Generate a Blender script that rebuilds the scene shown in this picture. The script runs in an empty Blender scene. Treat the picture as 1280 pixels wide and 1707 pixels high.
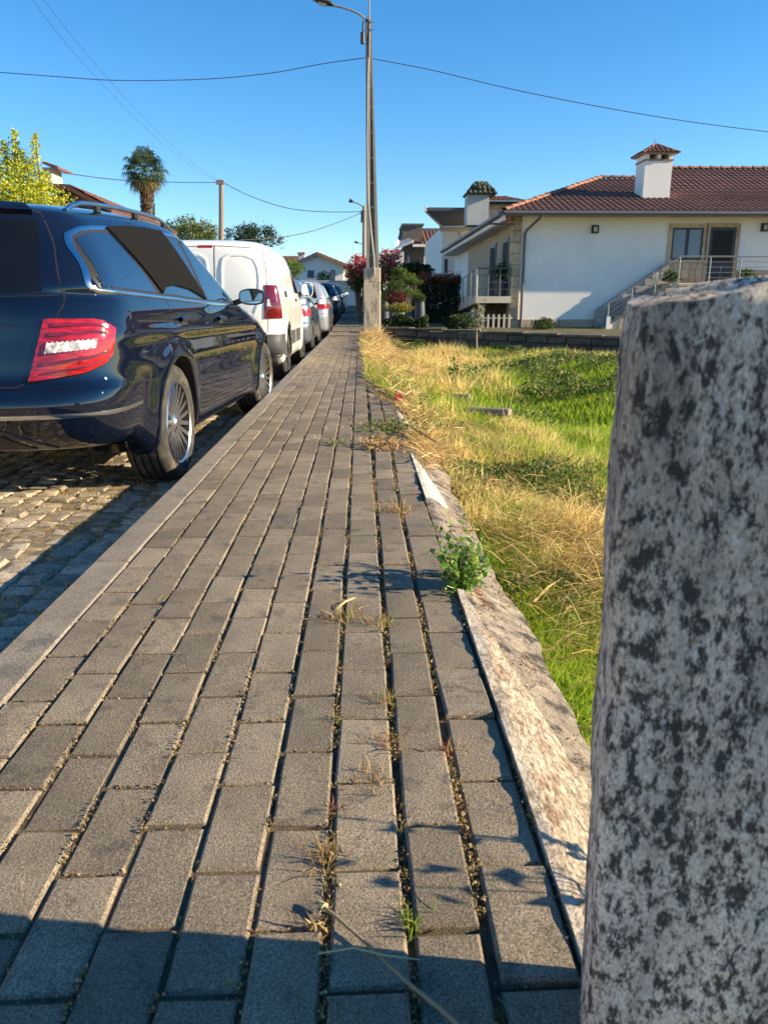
import bpy, bmesh, math, random
import numpy as np
from mathutils import Vector, Matrix, noise
from mathutils.bvhtree import BVHTree
R = math.radians; PI = math.pi
random.seed(7); rng = np.random.default_rng(7)
sc = bpy.context.scene
COL = sc.collection

# ------------------------------------------------------------------ camera
F = 1282.0
PITCH, YAW = R(15.15), R(1.73)
CAM = Vector((0, 0, .80))
fw = Vector((math.sin(YAW)*math.cos(PITCH), math.cos(YAW)*math.cos(PITCH), -math.sin(PITCH)))
rt = Vector((math.cos(YAW), -math.sin(YAW), 0)); up = rt.cross(fw)
cd = bpy.data.cameras.new('camera'); cam = bpy.data.objects.new('camera', cd); COL.objects.link(cam)
cam.matrix_world = Matrix((( rt.x, up.x, -fw.x, 0), (rt.y, up.y, -fw.y, 0), (rt.z, up.z, -fw.z, .80), (0, 0, 0, 1)))
cd.sensor_fit = 'VERTICAL'; cd.sensor_height = 24; cd.lens = 24*F/1707
cd.clip_start = .05; cd.clip_end = 2000
cd.dof.use_dof = True; cd.dof.focus_distance = 2.6; cd.dof.aperture_fstop = 7.0
sc.camera = cam

# ------------------------------------------------------------------ light
SUN_EL = R(20.5)
SUN_DIR = Vector((1, -.15, 0)).normalized()          # horizontal direction towards the sun
sv = Vector((SUN_DIR.x*math.cos(SUN_EL), SUN_DIR.y*math.cos(SUN_EL), math.sin(SUN_EL)))
w = bpy.data.worlds.new('World'); sc.world = w; w.use_nodes = True
wn = w.node_tree; bg = wn.nodes['Background']
sky = wn.nodes.new('ShaderNodeTexSky'); sky.sky_type = 'NISHITA'; sky.sun_disc = False
sky.sun_elevation = SUN_EL; sky.sun_rotation = math.atan2(SUN_DIR.x, SUN_DIR.y)
sky.air_density = 1.0; sky.dust_density = 0; sky.ozone_density = 4.0; sky.altitude = 100
hs = wn.nodes.new('ShaderNodeHueSaturation'); hs.inputs['Saturation'].default_value = 1.25
wn.links.new(sky.outputs[0], hs.inputs['Color']); wn.links.new(hs.outputs[0], bg.inputs[0])
bg.inputs[1].default_value = .095
sl = bpy.data.lights.new('sun', 'SUN'); sl.energy = 5.0; sl.angle = R(.5); sl.color = (1, .82, .56)
so = bpy.data.objects.new('sun', sl); COL.objects.link(so)
so.rotation_euler = sv.to_track_quat('Z', 'Y').to_euler()
sc.view_settings.view_transform = 'Standard'; sc.view_settings.look = 'None'
sc.view_settings.exposure = 1.22; sc.view_settings.gamma = 1; sc.view_settings.use_curve_mapping = False

# ------------------------------------------------------------------ helpers
def at(px, py, Y):
    if py == 0: py = 430          # only x is wanted: take a mid height
    d = fw*F + rt*(px-640) + up*(853.5-py)
    return CAM + d*(Y/d.y)
def gp(px, py, z=0.0):
    d = fw*F + rt*(px-640) + up*(853.5-py)
    return CAM + d*((z-.8)/d.z)
def ss(a, b, x):
    t = min(1, max(0, (x-a)/(b-a))); return t*t*(3-2*t)
def rise(Y):
    t = max(0.0, Y-20); return .022*t*t/(t+6)

def tag(o, label=None, cat=None, group=None, kind=None):
    if label: o['label'] = label
    if cat: o['category'] = cat
    if group: o['group'] = group
    if kind: o['kind'] = kind
    return o
def thing(name, label, cat, loc=(0, 0, 0), rz=0, group=None):
    o = bpy.data.objects.new(name, None); COL.objects.link(o); o.empty_display_size = .2
    o.location = loc; o.rotation_euler = (0, 0, rz); return tag(o, label, cat, group)
def link(name, me, m=None, parent=None, loc=None):
    o = bpy.data.objects.new(name, me); COL.objects.link(o)
    if m is not None:
        for k in (m if isinstance(m, (list, tuple)) else [m]): me.materials.append(k)
    if parent: o.parent = parent
    if loc is not None: o.location = loc
    return o
def smooth(me, ang=35):
    me.polygons.foreach_set('use_smooth', [True]*len(me.polygons))
    me.set_sharp_from_angle(angle=R(ang)); return me

class MB:
    """collects simple solids and links them as one mesh"""
    def __init__(s): s.v = []; s.f = []
    def add(s, vs, fs):
        b = len(s.v); s.v += [tuple(v) for v in vs]; s.f += [tuple(b+i for i in f) for f in fs]; return s
    def box(s, c, d, rz=0, rx=0, ry=0, ch=0.0):
        hx, hy, hz = d[0]/2, d[1]/2, d[2]/2
        M = Matrix.Rotation(rz, 3, 'Z') @ Matrix.Rotation(ry, 3, 'Y') @ Matrix.Rotation(rx, 3, 'X')
        vs = [Vector(c)+M @ Vector((x, y, z)) for z in (-hz, hz) for x, y in ((-hx, -hy), (hx, -hy), (hx, hy), (-hx, hy))]
        return s.add(vs, [(3, 2, 1, 0), (4, 5, 6, 7), (0, 1, 5, 4), (1, 2, 6, 5), (2, 3, 7, 6), (3, 0, 4, 7)])
    def bx(s, x0, x1, y0, y1, z0, z1):
        return s.box(((x0+x1)/2, (y0+y1)/2, (z0+z1)/2), (abs(x1-x0), abs(y1-y0), abs(z1-z0)))
    def tube(s, pts, r, n=8, caps=True):
        pts = [Vector(p) for p in pts]; rs = r if isinstance(r, (list, tuple)) else [r]*len(pts)
        vs = []; fs = []; t0 = (pts[1]-pts[0]).normalized()
        a = t0.orthogonal().normalized()
        for i, p in enumerate(pts):
            t = (pts[min(i+1, len(pts)-1)]-pts[max(i-1, 0)]).normalized()
            a = (a-t*a.dot(t)).normalized(); b = t.cross(a)
            for k in range(n):
                q = 2*PI*k/n; vs.append(p+(a*math.cos(q)+b*math.sin(q))*rs[i])
        for i in range(len(pts)-1):
            for k in range(n):
                fs.append((i*n+k, i*n+(k+1) % n, (i+1)*n+(k+1) % n, (i+1)*n+k))
        if caps:
            fs.append(tuple(range(n-1, -1, -1))); fs.append(tuple((len(pts)-1)*n+k for k in range(n)))
        return s.add(vs, fs)
    def prism(s, poly, y0, y1, axis='y'):
        """poly in (x,z) extruded along y, or (y,z) along x, or (x,y) along z"""
        n = len(poly)
        def P(a, b, c):
            return (a, c, b) if axis == 'y' else ((c, a, b) if axis == 'x' else (a, b, c))
        vs = [P(a, b, y0) for a, b in poly]+[P(a, b, y1) for a, b in poly]
        fs = [tuple(range(n)), tuple(range(2*n-1, n-1, -1))]+[(i, i+n, (i+1) % n+n, (i+1) % n) for i in range(n)]
        return s.add(vs, fs)
    def lathe(s, prof, n=32, axis='x', c=(0, 0, 0)):
        """prof list of (r, a) revolved round the axis"""
        vs = []; m = len(prof)
        for k in range(n):
            q = 2*PI*k/n; cs, sn = math.cos(q), math.sin(q)
            for r, a in prof:
                vs.append((c[0]+a, c[1]+r*cs, c[2]+r*sn) if axis == 'x' else (c[0]+r*cs, c[1]+r*sn, c[2]+a))
        fs = []
        for k in range(n):
            k2 = (k+1) % n
            for i in range(m-1): fs.append((k*m+i, k2*m+i, k2*m+i+1, k*m+i+1))
        return s.add(vs, fs)
    def build(s, name, m=None, parent=None, sm=0, loc=None, bevel=0):
        me = bpy.data.meshes.new(name); me.from_pydata(s.v, [], s.f); me.validate()
        bm = bmesh.new(); bm.from_mesh(me); bmesh.ops.recalc_face_normals(bm, faces=bm.faces)
        if bevel:
            bmesh.ops.bevel(bm, geom=list(bm.edges), offset=bevel, segments=1, affect='EDGES', clamp_overlap=True)
        bm.to_mesh(me); bm.free()
        if sm: smooth(me, sm)
        return link(name, me, m, parent, loc)

def np_mesh(name, V, Q, m=None, parent=None, colr=None, tri=False):
    """V (n,3), Q (k,4) or (k,3), colr (n,3) per vertex"""
    V = np.asarray(V, dtype=np.float32); Q = np.asarray(Q, dtype=np.int32); k, c = Q.shape
    me = bpy.data.meshes.new(name)
    me.vertices.add(len(V)); me.vertices.foreach_set('co', V.ravel())
    me.loops.add(k*c); me.loops.foreach_set('vertex_index', Q.ravel())
    me.polygons.add(k); me.polygons.foreach_set('loop_start', np.arange(0, k*c, c, dtype=np.int32))
    me.update(calc_edges=True)
    if colr is not None:
        ca = me.color_attributes.new('col', 'FLOAT_COLOR', 'POINT')
        d = np.ones((len(V), 4), np.float32); d[:, :3] = colr; ca.data.foreach_set('color', d.ravel())
    return link(name, me, m, parent)

# ------------------------------------------------------------------ materials
def nt(name):
    m = bpy.data.materials.new(name); m.use_nodes = True; t = m.node_tree
    return m, t, t.nodes['Principled BSDF']
def N(t, typ, **kw):
    n = t.nodes.new('ShaderNode'+typ)
    for k, v in kw.items():
        if k.startswith('i_'): n.inputs[k[2:].replace('_', ' ')].default_value = v
        else: setattr(n, k, v)
    return n
def L(t, a, b): t.links.new(a, b)
def ramp(t, fac, stops):
    r = N(t, 'ValToRGB'); L(t, fac, r.inputs[0]); e = r.color_ramp.elements
    while len(e) < len(stops): e.new(.5)
    for k, (p, c) in zip(e, stops):
        k.position = p; k.color = (c[0], c[1], c[2], 1) if not isinstance(c, (int, float)) else (c, c, c, 1)
    return r
def coords(t, stretch=(1, 1, 1)):
    tc = N(t, 'TexCoord'); oi = N(t, 'ObjectInfo'); mu = N(t, 'MATH' if 0 else 'Math', operation='MULTIPLY'); mu.inputs[1].default_value = 37.7
    L(t, oi.outputs['Random'], mu.inputs[0]); ad = N(t, 'VectorMath', operation='ADD')
    L(t, tc.outputs['Object'], ad.inputs[0]); L(t, mu.outputs[0], ad.inputs[1])
    mp = N(t, 'Mapping'); L(t, ad.outputs[0], mp.inputs[0]); mp.inputs['Scale'].default_value = stretch
    return mp.outputs[0]
def mixc(t, fac, a, b, mode='MIX'):
    m = N(t, 'Mix', data_type='RGBA', blend_type=mode)
    for s, v in ((0, fac), (6, a), (7, b)):
        if hasattr(v, 'links') or hasattr(v, 'is_linked'): L(t, v, m.inputs[s])
        elif isinstance(v, (int, float)): m.inputs[s].default_value = v if s == 0 else (v, v, v, 1)
        else: m.inputs[s].default_value = (*v, 1)
    return m.outputs[2]
def pm(name, c1, c2, scale=8, rough=.8, bump=.3, bscale=60, bdist=.004, c3=None, p3=.62, s3=3, island=0, metal=0, stretch=(1, 1, 1), spec=.5, speck=0, detail=6):
    """general weathered surface: two tones by noise, an optional third in patches, fine bump"""
    m, t, b = nt(name); co = coords(t, stretch)
    n = N(t, 'TexNoise', i_Scale=scale, i_Detail=detail, i_Roughness=.6); L(t, co, n.inputs[0])
    c = ramp(t, n.outputs[0], [(.32, c1), (.68, c2)]).outputs[0]
    if c3 is not None:
        n3 = N(t, 'TexNoise', i_Scale=s3, i_Detail=8, i_Roughness=.7); L(t, co, n3.inputs[0])
        f3 = ramp(t, n3.outputs[0], [(p3-.05, 0.0), (p3+.05, 1.0)]).outputs[0]; c = mixc(t, f3, c, c3)
    if island:
        g = N(t, 'NewGeometry'); oi = N(t, 'ObjectInfo'); a = N(t, 'Math', operation='ADD'); L(t, g.outputs['Random Per Island'], a.inputs[0]); L(t, oi.outputs['Random'], a.inputs[1])
        fr = N(t, 'Math', operation='FRACT'); L(t, a.outputs[0], fr.inputs[0])
        mr = N(t, 'MapRange'); L(t, fr.outputs[0], mr.inputs[0]); mr.inputs[3].default_value = 1-island; mr.inputs[4].default_value = 1+island
        c = mixc(t, 1.0, c, mr.outputs[0], 'MULTIPLY')
    if speck:
        v = N(t, 'TexNoise', i_Scale=speck, i_Detail=2, i_Roughness=.8); L(t, co, v.inputs[0])
        c = mixc(t, 1.0, c, ramp(t, v.outputs[0], [(.32, .38), (.5, 1.0), (.70, 1.75)]).outputs[0], 'MULTIPLY')
    L(t, c, b.inputs['Base Color']); b.inputs['Roughness'].default_value = rough; b.inputs['Metallic'].default_value = metal
    b.inputs['Specular IOR Level'].default_value = spec
    if bump:
        bn = N(t, 'TexNoise', i_Scale=bscale, i_Detail=5, i_Roughness=.65); L(t, co, bn.inputs[0])
        bp = N(t, 'Bump', i_Strength=bump, i_Distance=bdist); L(t, bn.outputs[0], bp.inputs['Height']); L(t, bp.outputs[0], b.inputs['Normal'])
    return m
def flat(name, c, rough=.5, metal=0, coat=0, spec=.5, emit=None, trans=0, ior=1.5):
    m, t, b = nt(name)
    co = coords(t); n = N(t, 'TexNoise', i_Scale=9, i_Detail=4); L(t, co, n.inputs[0])
    L(t, ramp(t, n.outputs[0], [(.3, [k*.93 for k in c]), (.7, [min(1, k*1.07) for k in c])]).outputs[0], b.inputs['Base Color'])
    b.inputs['Roughness'].default_value = rough; b.inputs['Metallic'].default_value = metal
    b.inputs['Coat Weight'].default_value = coat; b.inputs['Coat Roughness'].default_value = .02; b.inputs['Specular IOR Level'].default_value = spec
    b.inputs['IOR'].default_value = ior
    return m
def leafmat(name, transl=.35, rough=.55, gain=1):
    m, t, b = nt(name); a = N(t, 'VertexColor', layer_name='col')
    L(t, a.outputs[0], b.inputs['Base Color']); b.inputs['Roughness'].default_value = rough; b.inputs['Specular IOR Level'].default_value = .25
    tr = N(t, 'BsdfTranslucent'); mx = N(t, 'MixShader'); mx.inputs[0].default_value = transl
    h = N(t, 'HueSaturation'); h.inputs['Value'].default_value = 1.5; L(t, a.outputs[0], h.inputs['Color']); L(t, h.outputs[0], tr.inputs[0])
    L(t, b.outputs[0], mx.inputs[1]); L(t, tr.outputs[0], mx.inputs[2]); L(t, mx.outputs[0], t.nodes['Material Output'].inputs[0])
    return m
M = {}
M['paver'] = pm('paver_concrete', (.178, .144, .098), (.255, .208, .145), scale=9, rough=.92, bump=1, bscale=260, bdist=.003, c3=(.125, .105, .078), p3=.60, s3=14, island=.25, speck=300)
M['joint'] = pm('joint_sand', (.05, .038, .025), (.17, .12, .07), scale=26, rough=1, bump=1, bscale=200, bdist=.006, c3=(.22, .16, .075), p3=.62, s3=40)
M['kerb'] = pm('kerb_concrete', (.175, .15, .115), (.26, .225, .175), scale=7, rough=.92, bump=.7, bscale=300, bdist=.003, c3=(.13, .12, .10), p3=.60, s3=9, island=.08, speck=300)
M['sett'] = pm('sett_granite', (.24, .20, .145), (.46, .385, .28), scale=14, rough=.85, bump=.8, bscale=120, bdist=.006, c3=(.10, .09, .08), p3=.64, s3=30, island=.3, speck=190)
M['roadsand'] = pm('road_sand', (.10, .08, .06), (.24, .19, .12), scale=30, rough=1, bump=1, bscale=150, bdist=.008, c3=(.42, .31, .14), p3=.54, s3=16)
M['conc'] = pm('old_concrete', (.17, .14, .105), (.38, .315, .24), scale=18, rough=.95, bump=1, bscale=90, bdist=.008, c3=(.055, .048, .04), p3=.55, s3=15, speck=0)
M['haunch'] = pm('pale_mortar', (.27, .215, .15), (.46, .385, .285), scale=30, rough=.95, bump=1, bscale=70, bdist=.008, c3=(.25, .175, .11), p3=.54, s3=26, speck=110, stretch=(1, .5, 1))
M['paleedge'] = pm('pale_edge', (.34, .28, .21), (.60, .53, .43), scale=40, rough=.95, bump=1, bscale=90, bdist=.006, c3=(.22, .17, .12), p3=.56, s3=30)
M['mortar'] = pm('white_mortar', (.46, .41, .33), (.66, .60, .50), scale=14, rough=.9, bump=.6, bscale=60, bdist=.006)
M['soil'] = pm('field_soil', (.055, .06, .02), (.13, .11, .045), scale=3, rough=1, bump=1, bscale=12, bdist=.05, c3=(.22, .17, .08), p3=.58, s3=1.2)
M['wallwhite'] = pm('white_render', (.76, .73, .68), (.84, .81, .75), scale=1.3, rough=.9, bump=.2, bscale=60, bdist=.002)
M['wallcream'] = pm('cream_render', (.55, .47, .36), (.66, .57, .44), scale=1.3, rough=.9, bump=.2, bscale=60, bdist=.002)
M['wallgrey'] = pm('grey_render', (.42, .42, .40), (.52, .52, .50), scale=1.3, rough=.9, bump=.2, bscale=60, bdist=.002)
M['stone'] = pm('granite_stone', (.40, .30, .19), (.58, .45, .30), scale=6, rough=.9, bump=.6, bscale=50, bdist=.008, c3=(.22, .2, .17), p3=.6, s3=3, island=.16)
M['stonegrey'] = pm('grey_stone', (.26, .24, .21), (.42, .39, .34), scale=6, rough=.9, bump=.6, bscale=50, bdist=.008, island=.16)
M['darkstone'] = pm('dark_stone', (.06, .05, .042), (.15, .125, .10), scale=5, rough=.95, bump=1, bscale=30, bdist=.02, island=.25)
M['tile'] = pm('clay_tile', (.115, .05, .036), (.20, .085, .06), scale=5, rough=.85, bump=.3, bscale=40, bdist=.004, c3=(.09, .05, .04), p3=.58, s3=2.5, island=.25)
M['ridge'] = pm('ridge_clay', (.18, .07, .04), (.36, .17, .10), scale=6, rough=.85, bump=.3, bscale=40, bdist=.004, island=.25)
M['zinc'] = flat('grey_metal', (.10, .10, .11), .45)
M['frame'] = flat('dark_frame', (.03, .032, .038), .45)
M['glass'] = flat('window_glass', (.14, .18, .24), .03, spec=.5, ior=1.5)
M['dark'] = flat('deep_dark', (.012, .012, .012), .8)
M['steel'] = flat('rail_steel', (.45, .45, .44), .35, metal=.8)
M['poleconc'] = pm('pole_concrete', (.24, .22, .19), (.34, .31, .27), scale=6, rough=.9, bump=.4, bscale=80, bdist=.004, stretch=(1, 1, .2))
M['basecon'] = pm('base_concrete', (.50, .40, .28), (.68, .56, .40), scale=4, rough=.95, bump=.6, bscale=60, bdist=.006, c3=(.25, .21, .16), p3=.56, s3=4, stretch=(1, 1, .3))
M['galv'] = flat('galvanised', (.24, .235, .225), .6, metal=.2)
M['black'] = flat('black_plastic', (.018, .018, .02), .5)
M['cable'] = flat('cable_black', (.03, .03, .035), .6)
M['bark'] = pm('bark', (.06, .045, .03), (.15, .11, .08), scale=12, rough=1, bump=1, bscale=30, bdist=.02, stretch=(1, 1, .3))
M['wood'] = pm('pole_wood', (.17, .13, .10), (.30, .24, .19), scale=10, rough=.9, bump=.4, bscale=40, stretch=(1, 1, .1))
M['leaf'] = leafmat('foliage', .3); M['grass'] = leafmat('grass_blades', .5, .6)
M['pot'] = flat('pot_grey', (.30, .30, .30), .7); M['potdark'] = flat('pot_dark', (.035, .045, .06), .5)

# the near granite post
m, t, b = nt('lichen_granite'); co = coords(t, (1, 1, .5))
n1 = N(t, 'TexNoise', i_Scale=78, i_Detail=9, i_Roughness=.72, i_Distortion=.15); L(t, co, n1.inputs[0])
n2 = N(t, 'TexNoise', i_Scale=180, i_Detail=6, i_Roughness=.7, i_Distortion=.1); L(t, co, n2.inputs[0])
n3 = N(t, 'TexNoise', i_Scale=6, i_Detail=4, i_Roughness=.6); L(t, co, n3.inputs[0])
n4 = N(t, 'TexNoise', i_Scale=420, i_Detail=2, i_Roughness=.7); L(t, co, n4.inputs[0])
base = ramp(t, n3.outputs[0], [(.35, (.50, .41, .31)), (.5, (.69, .58, .45)), (.68, (.86, .74, .58))]).outputs[0]
ad = N(t, 'Math', operation='ADD'); L(t, n1.outputs[0], ad.inputs[0]); L(t, n3.outputs[0], ad.inputs[1])
d1 = ramp(t, ad.outputs[0], [(.0, 0.0), (.48, 0.0), (.53, 0.0)]); d1.color_ramp.elements[1].position = .5
mr = N(t, 'MapRange'); mr.clamp = True; L(t, n1.outputs[0], mr.inputs[0]); mr.inputs[1].default_value = .50; mr.inputs[2].default_value = .56
c = mixc(t, mr.outputs[0], base, (.075, .062, .05))
mr2 = N(t, 'MapRange'); mr2.clamp = True; L(t, n2.outputs[0], mr2.inputs[0]); mr2.inputs[1].default_value = .53; mr2.inputs[2].default_value = .60
mf = N(t, 'Math', operation='MULTIPLY'); L(t, mr2.outputs[0], mf.inputs[0]); mf.inputs[1].default_value = .8
c = mixc(t, mf.outputs[0], c, (.075, .06, .05))
mr3 = N(t, 'MapRange'); mr3.clamp = True; L(t, n2.outputs[0], mr3.inputs[0]); mr3.inputs[1].default_value = .44; mr3.inputs[2].default_value = .36
mf3 = N(t, 'Math', operation='MULTIPLY'); L(t, mr3.outputs[0], mf3.inputs[0]); mf3.inputs[1].default_value = .7
c = mixc(t, mf3.outputs[0], c, (.74, .71, .65))
st_ = N(t, 'TexNoise', i_Scale=9, i_Detail=5, i_Roughness=.65); mp_ = N(t, 'Mapping'); mp_.inputs['Scale'].default_value = (1, 1, .22); L(t, co, mp_.inputs[0]); L(t, mp_.outputs[0], st_.inputs[0])
c = mixc(t, 1.0, c, ramp(t, st_.outputs[0], [(.36, .55), (.47, 1.0), (.60, 1.2)]).outputs[0], 'MULTIPLY')
c = mixc(t, 1.0, c, ramp(t, n4.outputs[0], [(.3, .7), (.5, 1.0), (.7, 1.35)]).outputs[0], 'MULTIPLY')
L(t, c, b.inputs['Base Color']); b.inputs['Roughness'].default_value = .95
ad2 = N(t, 'Math', operation='ADD'); L(t, n1.outputs[0], ad2.inputs[0]); L(t, n2.outputs[0], ad2.inputs[1])
bp = N(t, 'Bump', i_Strength=.8, i_Distance=.006, invert=True); L(t, ad2.outputs[0], bp.inputs['Height']); L(t, bp.outputs[0], b.inputs['Normal'])
M['granite'] = m
# ------------------------------------------------------------------ ground, road, pavement
def sheet(name, x0, x1, y0, y1, zf, m, nx=2, ny=60, parent=None):
    xs = np.linspace(x0, x1, nx); ys = np.linspace(y0, y1, ny)
    V = [(x, y, zf(x, y)) for y in ys for x in xs]
    Q = [(j*nx+i, j*nx+i+1, (j+1)*nx+i+1, (j+1)*nx+i) for j in range(ny-1) for i in range(nx-1)]
    o = np_mesh(name, V, Q, m, parent); smooth(o.data, 60); return o
g = sheet('ground', -400, 400, -60, 900, lambda x, y: -1.1, M['soil'], 20, 20); tag(g, kind='structure')
sheet('verge', -70, -6.5, -5, 140, lambda x, y: -.15+rise(y), M['soil'], 3, 80)['kind'] = 'structure'
road = sheet('road', -6.5, -.862, -4, 95, lambda x, y: -.1535+rise(y), M['roadsand'], 3, 120); road['kind'] = 'structure'
pav = sheet('pavement', -.75, .285, -2.5, 95, lambda x, y: -.0085+rise(y)-.006*ss(-.1, .1, x)+.007*ss(3.4, 4.6, y)*ss(-.1, .1, x), M['joint'], 7, 500); pav['kind'] = 'structure'
sheet('garden_ground', .45, 60, 19.5, 140, lambda x, y: -.06+rise(y), M['soil'], 6, 80)['kind'] = 'structure'

def block_mesh(name, lx, ly, h, ch, m, jit=.0015, dome=0):
    """chamfered block, top at z=0"""
    j = lambda: random.uniform(-jit, jit)
    v = []
    cs = [(-lx/2, -ly/2), (lx/2, -ly/2), (lx/2, ly/2), (-lx/2, ly/2)]
    J = [(j(), j()) for _ in range(4)]
    for (x, y), (a, b) in zip(cs, J): v.append((x+a, y+b, -h))
    for (x, y), (a, b) in zip(cs, J): v.append((x+a, y+b, -ch))
    for (x, y), (a, b) in zip(cs, J): v.append((x*(1-2*ch/lx)+a, y*(1-2*ch/ly)+b, j()*.7))
    v.append((j(), j(), dome))
    f = [(i, (i+1) % 4, 4+(i+1) % 4, 4+i) for i in range(4)]+[(4+i, 4+(i+1) % 4, 8+(i+1) % 4, 8+i) for i in range(4)]+[(8+i, 8+(i+1) % 4, 12) for i in range(4)]
    me = bpy.data.meshes.new(name); me.from_pydata(v, [], f); me.materials.append(m); return me
def join_blocks(name, items, m, parent):
    """items: (mesh, x, y, z, rz, tiltx, tilty, sx, sy)"""
    cache = {}
    V = []; Fq = []; b = 0
    for me, x, y, z, rz, tx, ty, sx, sy in items:
        if me.name not in cache:
            cache[me.name] = (np.array([v.co[:] for v in me.vertices]), [tuple(p.vertices) for p in me.polygons])
        P, fs = cache[me.name]
        c, s_ = math.cos(rz), math.sin(rz)
        X = P[:, 0]*sx; Y = P[:, 1]*sy
        V.append(np.stack([x+X*c-Y*s_, y+X*s_+Y*c, z+P[:, 2]+X*tx+Y*ty], 1)); Fq += [tuple(i+b for i in f) for f in fs]; b += len(P)
    me = bpy.data.meshes.new(name); me.from_pydata(np.concatenate(V).tolist(), [], Fq)
    return link(name, me, m, parent)
def place(name, me, parent, x, y, z, rz, tx, ty, sx, sy):
    o = bpy.data.objects.new(name, me); COL.objects.link(o); o.parent = parent
    o.location = (x, y, z); o.rotation_euler = (ty, -tx, rz); o.scale = (sx, sy, 1); return o

def in_view(x, y, z=0, mg=40):
    d = Vector((x, y, z))-CAM; k = d.dot(fw)
    if k < .2: return False
    px = 640+F*d.dot(rt)/k; py = 853.5-F*d.dot(up)/k
    return -mg < px < 1280+mg and -mg < py < 1707+mg

# pavers: ten columns in running bond
edges = [-.745+.099*i for i in range(8)]+[.056, .157, .270]
edges[7] = -.052
LP = .2105
pvm = {}
for ci in range(10):
    wd = edges[ci+1]-edges[ci]-(.006 if ci < 6 else (.0095 if ci < 8 else .0135))
    pvm[ci] = [block_mesh('paver', wd, LP-.0085, .055, .0045, M['paver'], .0018, .0008) for _ in range(3)]
near = []; far = []
def sag(x, y):
    return .006*noise.noise(Vector((x*1.5, y*1.1, 3)))+.004*noise.noise(Vector((x*5, y*4, 8)))-.012*ss(.05, .3, x)*(.5+noise.noise(Vector((0, y*1.3, 1))))
def wob(y, ci):
    k = (ci/9)**2
    return k*.009*noise.noise(Vector((y*.7, 5.5, 0)))+.003*noise.noise(Vector((y*2.2, ci*3.1, 0)))+(.012*ss(3.2, 4.6, y)*(ci > 7))
for ci in range(10):
    off = (-.086 if ci % 2 else .008)+random.uniform(-.008, .008)
    for r in range(int(60/LP)):
        y = .1+off+r*LP
        if ci >= 8 and y > 7.5 and random.random() < .5: pass
        x = (edges[ci]+edges[ci+1])/2+wob(y, ci)
        a = .006+.010*(ci > 6)
        z = sag(x, y)+rise(y)+random.uniform(-.0018, .0018)*(1+1.2*(ci > 6))
        it = (random.choice(pvm[ci]), x, y, z, random.uniform(-a, a)*.9, random.uniform(-a, a), random.uniform(-a, a), 1, 1)
        (near if in_view(x, y) and y < 5.2 else far).append(it)
near.sort(key=lambda i: i[2]); far += near[298:]; near = near[:298]
for it in near: place('paver', it[0], pav, *it[1:])
o = join_blocks('distant_paver', far, M['paver'], pav); o['kind'] = 'stuff'

# kerb stones
kerb = thing('kerb', 'pale concrete kerb running along the left edge of the grey paver pavement', 'kerb')
del kerb['category']; del kerb['label']; kerb['kind'] = 'structure'
y = -.6; KL = .99; kms = [block_mesh('kerb_stone', .112, KL-.006, .30, .006, M['kerb'], .002, 0) for _ in range(4)]
k = 0; kfar = []
while y < 92:
    it = (kms[k % 4], -.804, y+KL/2, rise(y+KL/2)+.0005+random.uniform(-.002, .002), random.uniform(-.002, .002), 0, 0, 1, 1)
    if y < 24: place('kerb_stone', it[0], kerb, *it[1:])
    else: kfar.append(it)
    y += KL; k += 1
join_blocks('distant_kerb_stone', kfar, M['kerb'], kerb)['kind'] = 'stuff'

# granite setts
sms = [block_mesh('sett', random.uniform(.098, .108), random.uniform(.092, .104), .08, random.uniform(.008, .013), M['sett'], .010, .003) for _ in range(10)]
setts = []
x = -.93; row = 0
while x > -6.4:
    y = .6+random.random()*.1
    while y < 30:
        setts.append((random.choice(sms), x+random.uniform(-.008, .008)+.02*noise.noise(Vector((x*2, y*.9, 0))), y, -.146+rise(y)+.012*noise.noise(Vector((x*1.2, y*1.2, 2)))+random.uniform(-.005, .004),
                      random.uniform(-.1, .1), random.uniform(-.05, .05), random.uniform(-.05, .05), random.uniform(.9, 1.08), random.uniform(.85, 1.1)))
        y += random.uniform(.104, .118)*(1 if y < 12 else 1.02)
    x -= .116; row += 1
vis = [s for s in setts if in_view(s[1], s[2], -.15, 10) and -2.2 < s[1] and s[2] < 6.5]
vis.sort(key=lambda s: s[2]-.3*s[1]); ids = set(id(s) for s in vis[:298])
for s in setts:
    if id(s) in ids: place('sett', s[0], road, *s[1:])
join_blocks('distant_sett', [s for s in setts if id(s) not in ids], M['sett'], road)['kind'] = 'stuff'

# concrete edging with mortar haunch
def edge_z(x, y):
    return -.008-.55*max(0, x-.30)*1.0+.006*noise.noise(Vector((x*14, y*9, 4)))+.004*noise.noise(Vector((x*40, y*30, 2)))
def strip_mesh(name, y0, y1, xl, xr, zf, depth, m, ny=60, nx=8, parent=None):
    V = []; Q = []
    for j in range(ny+1):
        y = y0+(y1-y0)*j/ny; a, b_ = xl(y), xr(y)
        for i in range(nx+1):
            x = a+(b_-a)*i/nx; V.append((x, y, zf(x, y)))
        V.append((b_+.01, y, zf(b_, y)-depth)); V.append((a, y, zf(a, y)-depth))
    W_ = nx+3
    for j in range(ny):
        for i in range(W_): Q.append((j*W_+i, j*W_+(i+1) % W_, (j+1)*W_+(i+1) % W_, (j+1)*W_+i))
    Q.append(tuple(range(W_))[::-1]); Q.append(tuple(ny*W_+i for i in range(W_)))
    me = bpy.data.meshes.new(name); me.from_pydata(V, [], Q); o = link(name, me, m, parent); smooth(me, 40); return o
edgx = lambda y: .455+.03*noise.noise(Vector((y*2.6, 9, 0)))+.018*noise.noise(Vector((y*9, 2, 0)))+.03*ss(1.2, 1.6, y)*(1-ss(1.9, 2.4, y))
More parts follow.
